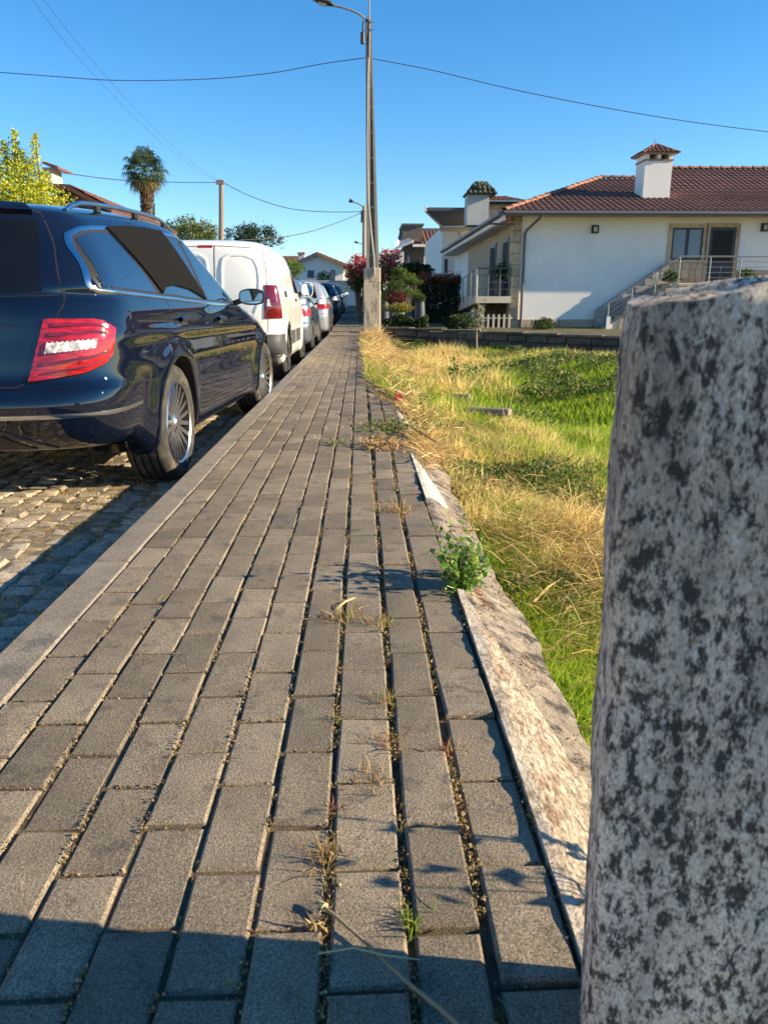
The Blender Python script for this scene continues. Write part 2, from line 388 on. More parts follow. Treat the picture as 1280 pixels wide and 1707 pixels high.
cedge = strip_mesh('concrete_edge', .3, 6.2, lambda y: .272, edgx, edge_z, .5, M['conc'], 150, 14); cedge['kind'] = 'structure'
def haunch(y0, y1, wmax, k):
    f = (lambda y: min(edgx(y)-.012, .281+.165*max(0, y1-y)+.008*noise.noise(Vector((y*14, 0, 0))))) if k == 0 else (lambda y: .285+wmax*ss(0, 1, (y1-y)/(y1-y0))**.8+.006*noise.noise(Vector((y*16, k, 0))))
    o = strip_mesh('mortar_haunch', y0, y1, lambda y: .274, f, lambda x, y: edge_z(x, y)+.010-.10*(x-.28)*(1 if k else .3)+.003*noise.noise(Vector((x*50, y*30, k))), .03, M['haunch'] if k == 0 else M['mortar'], 60, 8)
    o.parent = cedge; return o
haunch(.35, 2.06, .125, 0); haunch(3.15, 4.2, .085, 1); haunch(5.3, 5.95, .07, 2)
o = strip_mesh('mortar_haunch', .6, 2.07, lambda y: .2735, lambda y: .281+.010*(1+noise.noise(Vector((y*7, 1, 0))))+.016*ss(1.55, 1.85, y)*(1-ss(1.9, 2.07, y)), lambda x, y: edge_z(x, y)+.0125-.12*(x-.28), .03, M['paleedge'], 120, 3); o.parent = cedge

# the sunken field
WA = Vector((.5, 20.4)); WB = Vector((13.5, 13.2))     # line of the low garden wall behind the field
def wall_y(x): return WA.y+(WB.y-WA.y)*(x-WA.x)/(WB.x-WA.x)
def fz(x, y):
    d = ss(.45, 2.4, x); far_ = ss(6, 15, y)
    z = -.25-.26*d*(1-.55*far_)-.05*ss(3, 9, x)
    z += .10*noise.noise(Vector((x*.7, y*.6, 1)))*ss(.5, 1.2, x)+.03*noise.noise(Vector((x*3, y*3, 1)))
    z += .28*math.exp(-((x-3.4)/1.5)**2-((y-11)/2.6)**2)+.03*math.exp(-((x-1.3)/.5)**2-((y-5)/1.2)**2)
    if x < .47 and y < 6.2: z = min(z, -.13)
    if x < .5 and y > 5.9: z = -.03+.01*noise.noise(Vector((x*5, y*5, 1)))
    return z
fld = sheet('field', .30, 16, -1, 20.6, fz, M['soil'], 120, 160); fld['kind'] = 'structure'

# the near granite post
pts = []
def post():
    bm = bmesh.new()
    A = Vector((.252, .77)); B = Vector((.207, .60)); C = Vector((.56, .50)); D = Vector((.61, .71))
    ring = []
    cs = [A, B, C, D]; rr = .022
    for i in range(4):
        p, c, n = cs[i-1], cs[i], cs[(i+1) % 4]; a = (p-c).normalized()*rr; b_ = (n-c).normalized()*rr
        for k in range(5):
            t = k/4; q = c+a*(1-t)**2+b_*t**2; ring.append(q)
        nseg = 22
        for k in range(1, nseg): ring.append(c+b_+((n-b_.normalized()*rr)-(c+b_))*k/nseg)
    cen = sum(cs, Vector((0, 0)))/4
    H0, H1 = -.12, .80; nz = 90
    rows = []
    for j in range(nz+1):
        z = H0+(H1-H0)*j/nz
        row = []
        for q in ring:
            lean = .022*(1-(z-H0)/(H1-H0))
            x = q.x+lean*.8; yv = q.y
            top = .800+.016*ss(.2, .42, q.x)-.004*math.cos(q.x*30)
            f = 1.0
            if j > nz-5: f = 1-.0035*(j-(nz-5))**1.5
            x = cen.x+(x-cen.x)*f; yv = cen.y+(yv-cen.y)*f
            zz = z if j < nz-8 else H0+(H1-H0)*(nz-8)/nz+(top-(H0+(H1-H0)*(nz-8)/nz))*(j-(nz-8))/8
            d = .006*noise.noise(Vector((x*9, yv*9, z*6)))+.003*noise.noise(Vector((x*40, yv*40, z*25)))+.0015*noise.noise(Vector((x*110, yv*110, z*80)))
            nv = Vector((x-cen.x, yv-cen.y)).normalized()
            row.append(bm.verts.new((x+nv.x*d, yv+nv.y*d, zz+d*.7*(j > nz-4))))
        rows.append(row)
    n = len(ring)
    for j in range(nz):
        for i in range(n): bm.faces.new((rows[j][i], rows[j][(i+1) % n], rows[j+1][(i+1) % n], rows[j+1][i]))
    # domed top
    prev = rows[-1]
    for s_, dz in ((.85, .006), (.6, .010), (.3, .012)):
        new = [bm.verts.new((cen.x+(v.co.x-cen.x)*s_+0, cen.y+(v.co.y-cen.y)*s_, v.co.z+dz+.003*noise.noise(v.co*30))) for v in rows[-1]]
        for i in range(n): bm.faces.new((prev[i], prev[(i+1) % n], new[(i+1) % n], new[i]))
        prev = new
    bm.faces.new(prev); bmesh.ops.recalc_face_normals(bm, faces=bm.faces)
    me = bpy.data.meshes.new('granite_post'); bm.to_mesh(me); bm.free(); smooth(me, 60)
    return link('granite_post', me, M['granite'])
tag(post(), 'rough grey granite post mottled with black lichen, close up at the right edge', 'post')
# ------------------------------------------------------------------ vehicles
def catmull(P, n):
    P = np.array(P, float); out = []
    Pe = np.vstack([2*P[0]-P[1], P, 2*P[-1]-P[-2]])
    for i in range(1, len(Pe)-2):
        a, b_, c, d = Pe[i-1], Pe[i], Pe[i+1], Pe[i+2]
        for k in range(n):
            t = k/n; out.append(.5*((2*b_)+(c-a)*t+(2*a-5*b_+4*c-d)*t*t+(3*b_-a-3*c+d)*t**3))
    out.append(P[-1]); return np.array(out)
def body_mesh(rings, disp, n=4, nr=16, nsd=40, nf=12, arches=(), arch_r=.35, halfw=.9):
    """rings: z, W, yr, yf, br, er, bf, ef"""
    RR = catmull(rings, n) if n > 1 else np.array(rings, float)
    V = []; m = None
    for z, W, yr, yf, br, er, bf, ef in RR:
        er = max(2, er); ef = max(2, ef); h = []
        for i in range(nr+1):
            t = PI/2*(i/nr); h.append((W*math.sin(t)**(2/er), yr+br*(1-math.cos(t)**(2/er) if i < nr else 1)))
        y0, y1 = yr+br, yf-bf
        for i in range(1, nsd): h.append((W, y0+(y1-y0)*i/nsd))
        for i in range(nf+1):
            t = PI/2*(i/nf); h.append((W*(math.cos(t)**(2/ef) if i < nf else 0), y1+bf*(math.sin(t)**(2/ef))))
        ring = h+[(-x, y) for x, y in h[-2:0:-1]]
        if m is None: m = len(ring)
        for x, y in ring: V.append(disp(x, y, z))
    Fs = []
    for j in range(len(RR)-1):
        for i in range(m): Fs.append((j*m+i, j*m+(i+1) % m, (j+1)*m+(i+1) % m, (j+1)*m+i))
    Fs.append(tuple(range(m))[::-1]); Fs.append(tuple((len(RR)-1)*m+i for i in range(m)))
    me = bpy.data.meshes.new('body'); me.from_pydata(V, [], Fs); 
    if arches:
        bm = bmesh.new(); bm.from_mesh(me); bmesh.ops.recalc_face_normals(bm, faces=bm.faces); bm.to_mesh(me); bm.free()
        tmp = bpy.data.objects.new('tmp', me); COL.objects.link(tmp); cuts = []
        for ya, za in arches:
            for sd in (-1, 1):
                x0, x1 = (halfw-.30)*sd, (halfw+.3)*sd
                k = MB().tube([(x0, ya, za), (x1, ya, za)], arch_r, 48); co_ = k.build('cut'); cuts.append(co_)
                md = tmp.modifiers.new('b', 'BOOLEAN'); md.object = co_; md.solver = 'EXACT'; md.operation = 'DIFFERENCE'
        dg = bpy.context.evaluated_depsgraph_get(); me2 = bpy.data.meshes.new_from_object(tmp.evaluated_get(dg))
        for c_ in cuts+[tmp]: bpy.data.objects.remove(c_)
        me2.materials.clear(); me = me2; me.name = 'body'
        for p in me.polygons:
            p.material_index = 0
            for ya, za in arches:
                c_ = p.center
                if math.hypot(c_.y-ya, c_.z-za) < arch_r+.003 and abs(c_.x) < halfw+.1:
                    if abs(p.normal.x) < .35 or abs(c_.x) < halfw-.27: p.material_index = 1
    smooth(me, 38)
    return me
class Shell:
    def __init__(s, me): 
        s.bvh = BVHTree.FromPolygons([v.co for v in me.vertices], [tuple(p.vertices) for p in me.polygons])
    def side(s, y, z, sd=1):
        h = s.bvh.ray_cast(Vector((3*sd, y, z)), Vector((-sd, 0, 0))); return h[0], h[1]
    def rear(s, x, z):
        h = s.bvh.ray_cast(Vector((x, -4, z)), Vector((0, 1, 0))); return h[0], h[1]
    def cyl(s, a, z, c=(.45, -.45)):
        d = Vector((math.cos(a), math.sin(a), 0)); h = s.bvh.ray_cast(Vector((c[0], c[1], z))+d*3, -d); return h[0], h[1]
def resamp(P, n):
    P = np.array(P, float); d = np.concatenate([[0], np.cumsum(np.hypot(*np.diff(P, axis=0).T))]); s = np.linspace(0, d[-1], n)
    return np.stack([np.interp(s, d, P[:, k]) for k in range(2)], 1)
def patch(pf, lo, hi, nu, nv, off, m, name, parent, th=.006, puff=0):
    lo = resamp(lo, nu+1); hi = resamp(hi, nu+1); V = []; ok = True
    for j in range(nv+1):
        for i in range(nu+1):
            q = lo[i]*(1-j/nv)+hi[i]*(j/nv); p, nn = pf(q[0], q[1])
            if p is None: p, nn = Vector((0, 0, .5)), Vector((0, 0, 1))
            e = puff*math.sin(PI*i/nu)*math.sin(PI*j/nv)
            V.append((p+nn*(off+e), p-nn*th))
    W_ = nu+1; vs = [a for a, b_ in V]; fs = [(j*W_+i, j*W_+i+1, (j+1)*W_+i+1, (j+1)*W_+i) for j in range(nv) for i in range(nu)]
    br = [i for i in range(nu+1)]+[j*W_+nu for j in range(1, nv+1)]+[nv*W_+i for i in range(nu-1, -1, -1)]+[j*W_ for j in range(nv-1, 0, -1)]
    b0 = len(vs); vs += [V[i][1] for i in br]; n = len(br)
    for k in range(n): fs.append((br[k], br[(k+1) % n], b0+(k+1) % n, b0+k))
    me = bpy.data.meshes.new(name); me.from_pydata(vs, [], fs); bm = bmesh.new(); bm.from_mesh(me); bmesh.ops.recalc_face_normals(bm, faces=bm.faces); bm.to_mesh(me); bm.free()
    smooth(me, 40); return link(name, me, m, parent)
def ribbon(pf, path, wid, off, m, name, parent, n=40, closed=False):
    """thin raised strip following a path on the shell"""
    P = resamp(list(path)+([path[0]] if closed else []), n); V = []; Fs = []
    for i in range(n):
        t = P[min(i+1, n-1)]-P[max(i-1, 0)]; t = t/max(1e-9, np.hypot(*t)); nr_ = np.array([-t[1], t[0]])
        for a, e in ((-.5, -.004), (-.5, off*.6), (0, off), (.5, off*.6), (.5, -.004)):
            q = P[i]+nr_*wid*a; p, nn = pf(q[0], q[1])
            if p is None: p, nn = pf(P[i][0], P[i][1])
            if p is None: p, nn = Vector((0, 0, .5)), Vector((0, 0, 1))
            V.append(p+nn*e)
    for i in range(n-1):
        for k in range(4): Fs.append((i*5+k, (i+1)*5+k, (i+1)*5+k+1, i*5+k+1))
    me = bpy.data.meshes.new(name); me.from_pydata(V, [], Fs); smooth(me, 60); return link(name, me, m, parent)

def paint(name, c, flake=0, rough=.35, coatr=.015, metal=.4):
    m, t, b = nt(name); co = coords(t)
    n = N(t, 'TexNoise', i_Scale=7, i_Detail=6); L(t, co, n.inputs[0])
    L(t, mixc(t, ramp(t, n.outputs[0], [(.4, 0.0), (.8, .006)]).outputs[0], c, (.30, .27, .22)), b.inputs['Base Color'])
    b.inputs['Metallic'].default_value = metal; b.inputs['Roughness'].default_value = rough; b.inputs['Specular IOR Level'].default_value = 0 if metal == 0 else .5
    b.inputs['Coat Weight'].default_value = 1; b.inputs['Coat Roughness'].default_value = coatr; b.inputs['Coat IOR'].default_value = 1.75
    n2 = N(t, 'TexNoise', i_Scale=2.2, i_Detail=1); L(t, co, n2.inputs[0]); bp = N(t, 'Bump', i_Strength=.05, i_Distance=.01); L(t, n2.outputs[0], bp.inputs['Height'])
    L(t, bp.outputs[0], b.inputs['Coat Normal']); return m
C = {}
C['blue'] = paint('midnight_paint', (.003, .0055, .016), metal=0, rough=.6)
C['white'] = paint('white_paint', (.80, .79, .75), metal=0, rough=.5)
C['silver'] = paint('silver_paint', (.20, .24, .31), metal=.7)
C['white2'] = paint('pale_paint', (.34, .37, .43), metal=.4)
C['darkp'] = paint('dark_paint', (.02, .028, .05))
C['grey'] = paint('slate_paint', (.05, .06, .08))
C['glass'] = flat('car_glass', (.008, .016, .035), .015, spec=1, ior=2.2)
C['rglass'] = flat('tinted_glass', (.006, .007, .009), .02, spec=.5, ior=1.45)
C['chrome'] = flat('bright_trim', (.75, .75, .77), .16, metal=1)
C['alu'] = flat('satin_aluminium', (.55, .55, .56), .28, metal=1)
C['gap'] = flat('panel_gap', (.004, .004, .006), .9)
C['red'] = flat('red_lens', (.40, .006, .010), .08, coat=1)
C['redlow'] = flat('deep_red_lens', (.16, .003, .006), .12, coat=1)
C['clear'] = flat('clear_lens', (.62, .60, .58), .08, coat=1, metal=.3)
m, t, b = nt('reverse_lens'); co = coords(t); n = N(t, 'TexNoise', i_Scale=34, i_Detail=2); L(t, co, n.inputs[0]); L(t, ramp(t, n.outputs[0], [(.36, (.18, .13, .13)), (.5, (.50, .48, .46)), (.64, (.85, .84, .82))]).outputs[0], b.inputs['Base Color']); b.inputs['Roughness'].default_value = .1; b.inputs['Coat Weight'].default_value = 1; C['rev'] = m
for k_, c1_, c2_ in (('red', (.22, .003, .006), (.50, .010, .016)), ('redlow', (.07, .002, .004), (.20, .004, .008))):
    m, t, b = nt(k_+'_lens'); co = coords(t, (1, 1, 6)); n = N(t, 'TexNoise', i_Scale=16, i_Detail=4); L(t, co, n.inputs[0]); L(t, ramp(t, n.outputs[0], [(.38, c1_), (.6, c2_)]).outputs[0], b.inputs['Base Color']); b.inputs['Roughness'].default_value = .12; b.inputs['Coat Weight'].default_value = 1; b.inputs['Coat Roughness'].default_value = .02; C[k_] = m
C['tyre'] = pm('tyre_rubber', (.022, .021, .02), (.05, .045, .038), scale=14, rough=.85, bump=.3, bscale=120, bdist=.002, c3=(.11, .09, .065), p3=.56, s3=6)
C['rimdark'] = flat('rim_dark', (.02, .02, .022), .3, metal=.5)
C['plast'] = flat('grey_bumper', (.05, .052, .055), .6)
C['fabric'] = pm('shade_mesh', (.005, .005, .005), (.010, .0095, .009), scale=60, rough=.9, bump=.6, bscale=500, bdist=.002, spec=.1)

def wheel_parts(root, x, y, sd, r=.318, w=.22, rim=.226, style='multi', steer=0):
    """a wheel as a part with tyre, rim and spokes as its pieces"""
    mb = MB(); g_ = .010
    pr = [(rim, -w/2+.02), (rim+.02, -w/2), (r-.035, -w/2-.004), (r-.012, -w/2+.010), (r, -w/2+.028)]
    for k in range(4):
        c_ = -w/2+.048+k*(w-.096)/3; pr += [(r+.001, c_-.006), (r-g_, c_-.004), (r-g_, c_+.004), (r+.001, c_+.006)]
    pr += [(r, w/2-.028), (r-.012, w/2-.010), (r-.035, w/2+.004), (rim+.045, w/2+.005), (rim+.02, w/2), (rim+.004, w/2-.008), (rim, w/2-.02)]
    mb.lathe(pr, 56); ty = mb.build('wheel', C['tyre'], root, 50)
    ty.location = (x*sd, y, r-.004); ty.rotation_euler = (0, 0, (PI if sd < 0 else 0)+steer)
    o = w/2
    rm = MB().lathe([(rim+.003, o-.012), (rim-.006, o-.002), (rim-.014, o-.010), (rim-.022, o-.05), (rim-.03, -o+.03)], 48).build('rim', C['rimdark'], ty, 40)
    MB().lathe([(rim+.004, o-.011), (rim-.003, o+.001), (rim-.012, o-.006)], 48).build('rim_edge', C['alu'] if style == 'multi' else C['rimdark'], ty, 40)
    MB().lathe([(0, -.01), (.15, -.01), (.15, .01), (0, .01)], 32).build('brake_disc', C['rimdark'], ty, 40)
    hub = MB().lathe([(0, o-.012), (.028, o-.013), (.034, o-.020), (.060, o-.026), (.066, o-.05), (.066, .02)], 24).build('hub', C['alu'], ty, 40)
    if style == 'multi':
        sp = MB(); q = 20
        for k in range(q):
            a = 2*PI*(k//2)/(q/2)+(-.16 if k % 2 else .16)
            a0 = 2*PI*(k//2)/(q/2)+(-.11 if k % 2 else .11)
            p0 = Vector((o-.026, .055*math.cos(a0), .055*math.sin(a0))); p1 = Vector((o-.010, (rim-.01)*math.cos(a), (rim-.01)*math.sin(a)))
            d = (p1-p0).normalized(); nn = Vector((1, 0, 0)); s_ = d.cross(nn).normalized()
            vs = []
            for p, wd in ((p0, .013), (p1, .0105)):
                for e, h in ((-wd, 0), (wd, 0), (wd*1.25, -.028), (-wd*1.25, -.028)): vs.append(p+s_*e+nn*h)
            sp.add(vs, [(0, 1, 5, 4), (1, 2, 6, 5), (2, 3, 7, 6), (3, 0, 4, 7), (0, 3, 2, 1), (4, 5, 6, 7)])
        sp.build('spokes', C['alu'], ty)
    else:
        sp = MB()
        for k in range(5):
            a = 2*PI*k/5
            p0 = Vector((o-.03, .05*math.cos(a), .05*math.sin(a))); p1 = Vector((o-.012, (rim-.012)*math.cos(a), (rim-.012)*math.sin(a)))
            d = (p1-p0).normalized(); nn = Vector((1, 0, 0)); s_ = d.cross(nn).normalized(); vs = []
            for p, wd in ((p0, .035), (p1, .045)):
                for e, h in ((-wd, 0), (wd, 0), (wd, -.03), (-wd, -.03)): vs.append(p+s_*e+nn*h)
            sp.add(vs, [(0, 1, 5, 4), (1, 2, 6, 5), (2, 3, 7, 6), (3, 0, 4, 7), (0, 3, 2, 1), (4, 5, 6, 7)])
        sp.build('spokes', C['galvd'] if 'galvd' in C else C['alu'], ty)
    return ty

def mirror_part(root, x, y, z, sd, m, s=1):
    h = MB(); prof = []
    bm = bmesh.new(); bmesh.ops.create_uvsphere(bm, u_segments=20, v_segments=12, radius=1)
    for v in bm.verts:
        c_ = v.co; c_.x = math.copysign(abs(c_.x)**.75, c_.x)*.115*s; c_.z = math.copysign(abs(c_.z)**.7, c_.z)*.070*s; c_.y = (max(c_.y, -.35))*.085*s
    me = bpy.data.meshes.new('mirror'); bm.to_mesh(me); bm.free(); smooth(me, 40)
    o = link('mirror', me, m, root, (x*sd, y, z))
    g_ = []
    for k in range(28):
        a = 2*PI*k/28; g_.append((math.copysign(abs(math.cos(a))**.6, math.cos(a))*.098*s, math.copysign(abs(math.sin(a))**.6, math.sin(a))*.054*s))
    MB().prism(g_, -.036*s, -.030*s).build('mirror_glass', C['mirror'], o)
    MB().prism([(a*1.08, b_*1.12) for a, b_ in g_], -.0335*s, -.028*s).build('mirror_frame', M['black'], o)
    MB().tube([(-.09*sd*s, 0, -.03*s), (-.17*sd*s, .02, -.055*s)], .024*s, 10).build('mirror_stalk', M['black'], o)
    return o
C['mirror'] = flat('mirror_silver', (.85, .87, .88), .01, metal=1)

# ---- the dark blue estate car
def estate_disp(x, y, z):
    # roof falls towards the tail, belt rises, sills lift behind the rear wheel
    if z > 1.02:
        k = ss(1.02, 1.36, z); t = max(0, .9-y); z -= k*(.035*t*t)+k*.012*max(0, y-.9)
    if z < .60:
        z += .125*ss(-.30, -.55, y)*(1-ss(.2, .60, z))
        z += .03*ss(3.0, 3.3, y)*(1-ss(.2, .60, z))
    if .45 < z < 1.0 and abs(x) > .5:
        # shoulder line and door hollow
        x += math.copysign(.010*math.exp(-((z-(.80+.02*(1-y)*.5))/.035)**2)-.012*math.exp(-((z-.66)/.07)**2), x)*ss(-.95, -.2, y)
    for ya in (0, 2.76):
        d = math.hypot(y-ya, z-.32)
        if abs(x) > .55: x += math.copysign(.026*math.exp(-((d-.37)/.085)**2)*(z < .9), x)
    if y < -.7:                       # taper of the tail in plan handled by the rings, soft bulge of the bumper
        y -= .012*math.exp(-((z-.50)/.09)**2)
    return (x, y, z)
ER = [  # z, W, yr, yf, br, er, bf, ef
 (0.185, 0.72, -0.86, 3.3, 0.4, 3.25, 0.7, 2.8), (0.2, 0.8, -0.93, 3.4, 0.4, 3.25, 0.7, 2.8), (0.25, 0.845, -0.995, 3.48, 0.4, 3.25, 0.75, 2.8),
 (0.33, 0.862, -1.03, 3.53, 0.4, 3.35, 0.8, 2.7), (0.45, 0.868, -1.055, 3.54, 0.4, 3.45, 0.85, 2.6), (0.53, 0.872, -1.06, 3.54, 0.4, 3.55, 0.9, 2.6),
 (0.585, 0.874, -1.045, 3.53, 0.4, 3.65, 0.9, 2.6), (0.61, 0.874, -1.015, 3.51, 0.4, 3.75, 0.9, 2.6), (0.64, 0.874, -0.995, 3.49, 0.4, 3.75, 0.9, 2.5),
 (0.72, 0.876, -0.985, 3.43, 0.4, 3.65, 0.95, 2.5), (0.8, 0.878, -0.975, 3.28, 0.4, 3.55, 1, 2.4), (0.86, 0.872, -0.97, 3.02, 0.4, 3.45, 0.95, 2.4),
 (0.91, 0.862, -0.965, 2.72, 0.4, 3.35, 0.85, 2.4), (0.95, 0.85, -0.955, 2.42, 0.4, 3.25, 0.7, 2.4), (0.985, 0.838, -0.94, 2.22, 0.4, 3.15, 0.6, 2.4),
 (1.03, 0.822, -0.925, 2.08, 0.3, 3, 0.55, 2.4), (1.12, 0.785, -0.885, 1.9, 0.3, 3, 0.55, 2.4), (1.22, 0.742, -0.838, 1.72, 0.3, 3, 0.55, 2.4),
 (1.31, 0.698, -0.79, 1.54, 0.3, 3, 0.55, 2.4), (1.37, 0.662, -0.76, 1.42, 0.3, 3, 0.55, 2.4), (1.405, 0.625, -0.755, 1.34, 0.3, 3, 0.55, 2.4),
 (1.43, 0.575, -0.74, 1.26, 0.3, 3, 0.5, 2.4), (1.45, 0.49, -0.69, 1.14, 0.3, 3, 0.5, 2.4), (1.464, 0.36, -0.55, 0.95, 0.3, 3, 0.5, 2.4), (1.472, 0.16, -0.35, 0.7, 0.3, 3, 0.4, 2.4)]
def estate(paintm, label, loc, rz):
    root = thing('estate_car', label, 'car', loc, rz)
    me = body_mesh(ER, estate_disp, n=5, nsd=70, arches=((0, .325), (2.76, .325)), arch_r=.352, halfw=.88)
    body = link('body', me, [paintm, M['dark']], root); S = Shell(me); sd = lambda y, z: S.side(y, z)
    # side glass band: rear quarter, rear door, front door
    belt = lambda y: .998-.028*(y+.6)/1.0 if y < .4 else .967-.022*(y-.4)
    top = [(-.80, 1.04), (-.77, 1.08), (-.735, 1.13), (-.695, 1.20), (-.655, 1.248), (-.58, 1.277), (-.45, 1.292), (0, 1.325), (.45, 1.355), (.9, 1.36), (1.15, 1.335), (1.45, 1.25), (1.75, 1.13), (2.02, .985)]
    def tp(y): return float(np.interp(y, [p[0] for p in top], [p[1] for p in top]))
    def band(y0, y1, name, m, off, lean0=0, lean1=0, shr=0.0, parent=root, nu=20):
        ys = np.linspace(y0, y1, 22)
        lo = [(y, belt(y)+shr) for y in ys]; hi = [(y+lean0*(1-(y-y0)/(y1-y0))+lean1*((y-y0)/(y1-y0)), 0) for y in ys]
        hi = [(a, tp(a)-shr) for a, _ in hi]
        return patch(sd, lo, hi, nu, 8, off, m, name, parent, th=.004)
    band(-.80, 1.98, 'window_surround', M['black'], .0012, lean0=.0, nu=60)
    q = band(-.75, -.09, 'quarter_window', C['glass'], .004, lean0=.10, lean1=-.17, shr=.022)
    band(.02, .86, 'rear_door_window', C['glass'], .004, lean0=-.16, lean1=0, shr=.022)
    band(.93, 1.84, 'front_door_window', C['glass'], .004, lean0=.0, lean1=-.02, shr=.022)
    # chrome line round the glass
    ch = [(1.98, belt(1.98)+.004)]+[(y, belt(y)) for y in np.linspace(1.9, -.77, 26)]+[(-.80, 1.02)]+top[:12]+[(1.6, 1.19), (1.85, 1.08)]
    rb = ribbon(sd, ch, .017, .006, C['chrome'], 'window_trim', root, 150)
    # tail window, tailgate seams
    rr_ = lambda x, z: S.rear(x, z)
    patch(rr_, [(-.60, 1.0), (0, .985), (.60, 1.0)], [(-.52, 1.30), (0, 1.325), (.52, 1.30)], 40, 12, .003, C['rglass'], 'tail_window', root)
    patch(rr_, [(-.50, 1.325), (0, 1.345), (.50, 1.325)], [(-.46, 1.352), (0, 1.372), (.46, 1.352)], 30, 3, .028, C['blue'], 'roof_spoiler', root, th=.02)
    patch(rr_, [(-.16, 1.338), (0, 1.34), (.16, 1.338)], [(-.15, 1.356), (0, 1.358), (.15, 1.356)], 12, 2, .033, C['red'], 'brake_light', root)
    seam = [(.10, .60), (.50, .61), (.58, .66), (.66, .90), (.685, .955), (.66, 1.05), (.60, 1.20), (.53, 1.335), (.44, 1.36)]
    for s_ in (1, -1): ribbon(rr_, [(a*s_, b_) for a, b_ in seam], .006, .0006, C['gap'], 'tailgate_seam', root, 60)
    ribbon(rr_, [(-.66, .985), (0, .968), (.66, .985)], .005, .0006, C['gap'], 'tailgate_seam', root, 60)
    ribbon(rr_, [(-.5, .86), (-.3, .875), (0, .88), (.3, .875), (.5, .86)], .008, .004, paintm, 'tailgate_crease', root, 40)
    # tail lights wrap the corner
    for s_ in (1, -1):
        def cy(a, z, s_=s_):
            p, n_ = S.cyl(a, z)
            if p is None: return None, None
            return Vector((p.x*s_, p.y, p.z)), Vector((n_.x*s_, n_.y, n_.z))
        a0, a1, a2 = R(-79), R(-30), R(-26)
        lo = [(R(-80.5), .628), (R(-72), .638), (R(-56), .665), (R(-47), .70), (R(-43), .735)]; hi = [(R(-71.5), .885), (R(-68), .888), (R(-50), .886), (R(-45), .878), (R(-39), .845)]
        tl = patch(cy, lo, hi, 30, 12, .010, C['red'], 'tail_light', root, puff=.010)
        def inner(u0, u1, v0, v1, m, nm, off):
            def q(u, v):
                l = resamp(lo, 50); h_ = resamp(hi, 50); i = u*49; k = int(min(48, i)); f_ = i-k
                p = (l[k]*(1-f_)+l[k+1]*f_)*(1-v)+(h_[k]*(1-f_)+h_[k+1]*f_)*v; return tuple(p)
            return patch(cy, [q(u0+(u1-u0)*i/8, v0) for i in range(9)], [q(u0+(u1-u0)*i/8, v1) for i in range(9)], 12, 3, off, m, nm, tl)
        def off_(u, v): return .0115+.010*math.sin(PI*u)*math.sin(PI*v)
        inner(.12, .72, .43, .62, C['rev'], 'reverse_lens', .0225)
        for k in range(9):
            u = .15+.06*k; inner(u, u+.026, .605, .625, C['redlow'], 'lens_tooth', .0240); inner(u, u+.026, .425, .44, C['redlow'], 'lens_tooth', .0240)
        for (u0, u1, v0, v1) in ((.14, .86, .87, .925), (.12, .86, .72, .775), (.12, .90, .24, .30), (.16, .80, .10, .13)):
            inner(u0, u1, v0, v1, C['redlow'], 'lens_bar', .0195)
        ribbon(cy, lo+hi[::-1], .007, .006, C['gap'], 'lens_gap', tl, 70, True)
    # bumper trim line, lower valance
    def rc(a, z):
        return S.cyl(a, z, (0, .0))
    def bar(z0, wid, m, nm, a0=-127, a1=-53, off=.008, zz=lambda a: 0):
        return ribbon(lambda a, z: S.cyl(a, z, (0, .2)), [(R(a), z0+zz(a)) for a in np.linspace(a0, a1, 30)], wid, off, m, nm, root, 60)
    bar(.485, .018, C['chrome'], 'bumper_trim', -139, -41, .007, lambda a: .012*((a+90)/49)**2)
    patch(lambda x, z: S.rear(x, z), [(-.52, .335), (-.3, .33), (.3, .33), (.52, .335)], [(-.40, .41), (-.3, .425), (.3, .425), (.40, .41)], 30, 4, .004, M['black'], 'diffuser', root)
    ribbon(lambda x, z: S.rear(x, z), [(-.60, .335), (-.42, .425), (-.3, .44), (.3, .44), (.42, .425), (.60, .335)], .014, .008, paintm, 'valance_crease', root, 60)
    ribbon(sd, [(-.72, .605), (-.55, .60), (-.36, .585), (-.355, .50)], .006, .001, C['gap'], 'bumper_seam', root, 30)
    for s_ in (1, -1):
        sdf = (lambda y, z, s_=s_: S.side(y, z, s_))
        # doors
        for path in ([(.34, .235), (.33, .30), (.37, .45), (.34, .6), (.12, .74), (.04, .86), (.05, .985)], [(.905, .225), (.905, .6), (.90, .97)], [(1.99, .235), (2.02, .5), (2.0, .75), (1.93, .93)]):
            ribbon(sdf, path, .007, .001, C['gap'], 'door_seam', root, 50)
        ribbon(sdf, [(.35, .232), (1.2, .222), (1.99, .232)], .008, .001, C['gap'], 'sill_seam', root, 50)
        ribbon(sdf, [(.36, .285), (1.2, .275), (2.0, .285), (2.35, .30)], .012, .006, paintm, 'side_moulding', root, 50)
        ribbon(sdf, [(-.33, .90), (-.10, .90), (-.08, .885), (-.09, .80), (-.12, .775), (-.30, .775), (-.33, .79)], .005, .0008, C['gap'], 'fuel_flap_seam', root, 50, True) if s_ == 1 else None
        ribbon(sdf, [(-.53, .872), (-.36, .868), (-.05, .862), (.15, .852)], .010, .0015, C['gap'], 'body_crease', root, 40)
        for yh in (.20, 1.10):
            z0 = .868-.012*(yh-.2)
            patch(sdf, [(yh-.02, z0-.034), (yh+.10, z0-.034)], [(yh-.02, z0+.012), (yh+.10, z0+.012)], 8, 4, .0015, M['dark'], 'handle_recess', root)
            ribbon(sdf, [(yh-.055, z0-.006), (yh, z0), (yh+.12, z0), (yh+.16, z0-.006)], .026, .030, paintm, 'door_handle', root, 20)
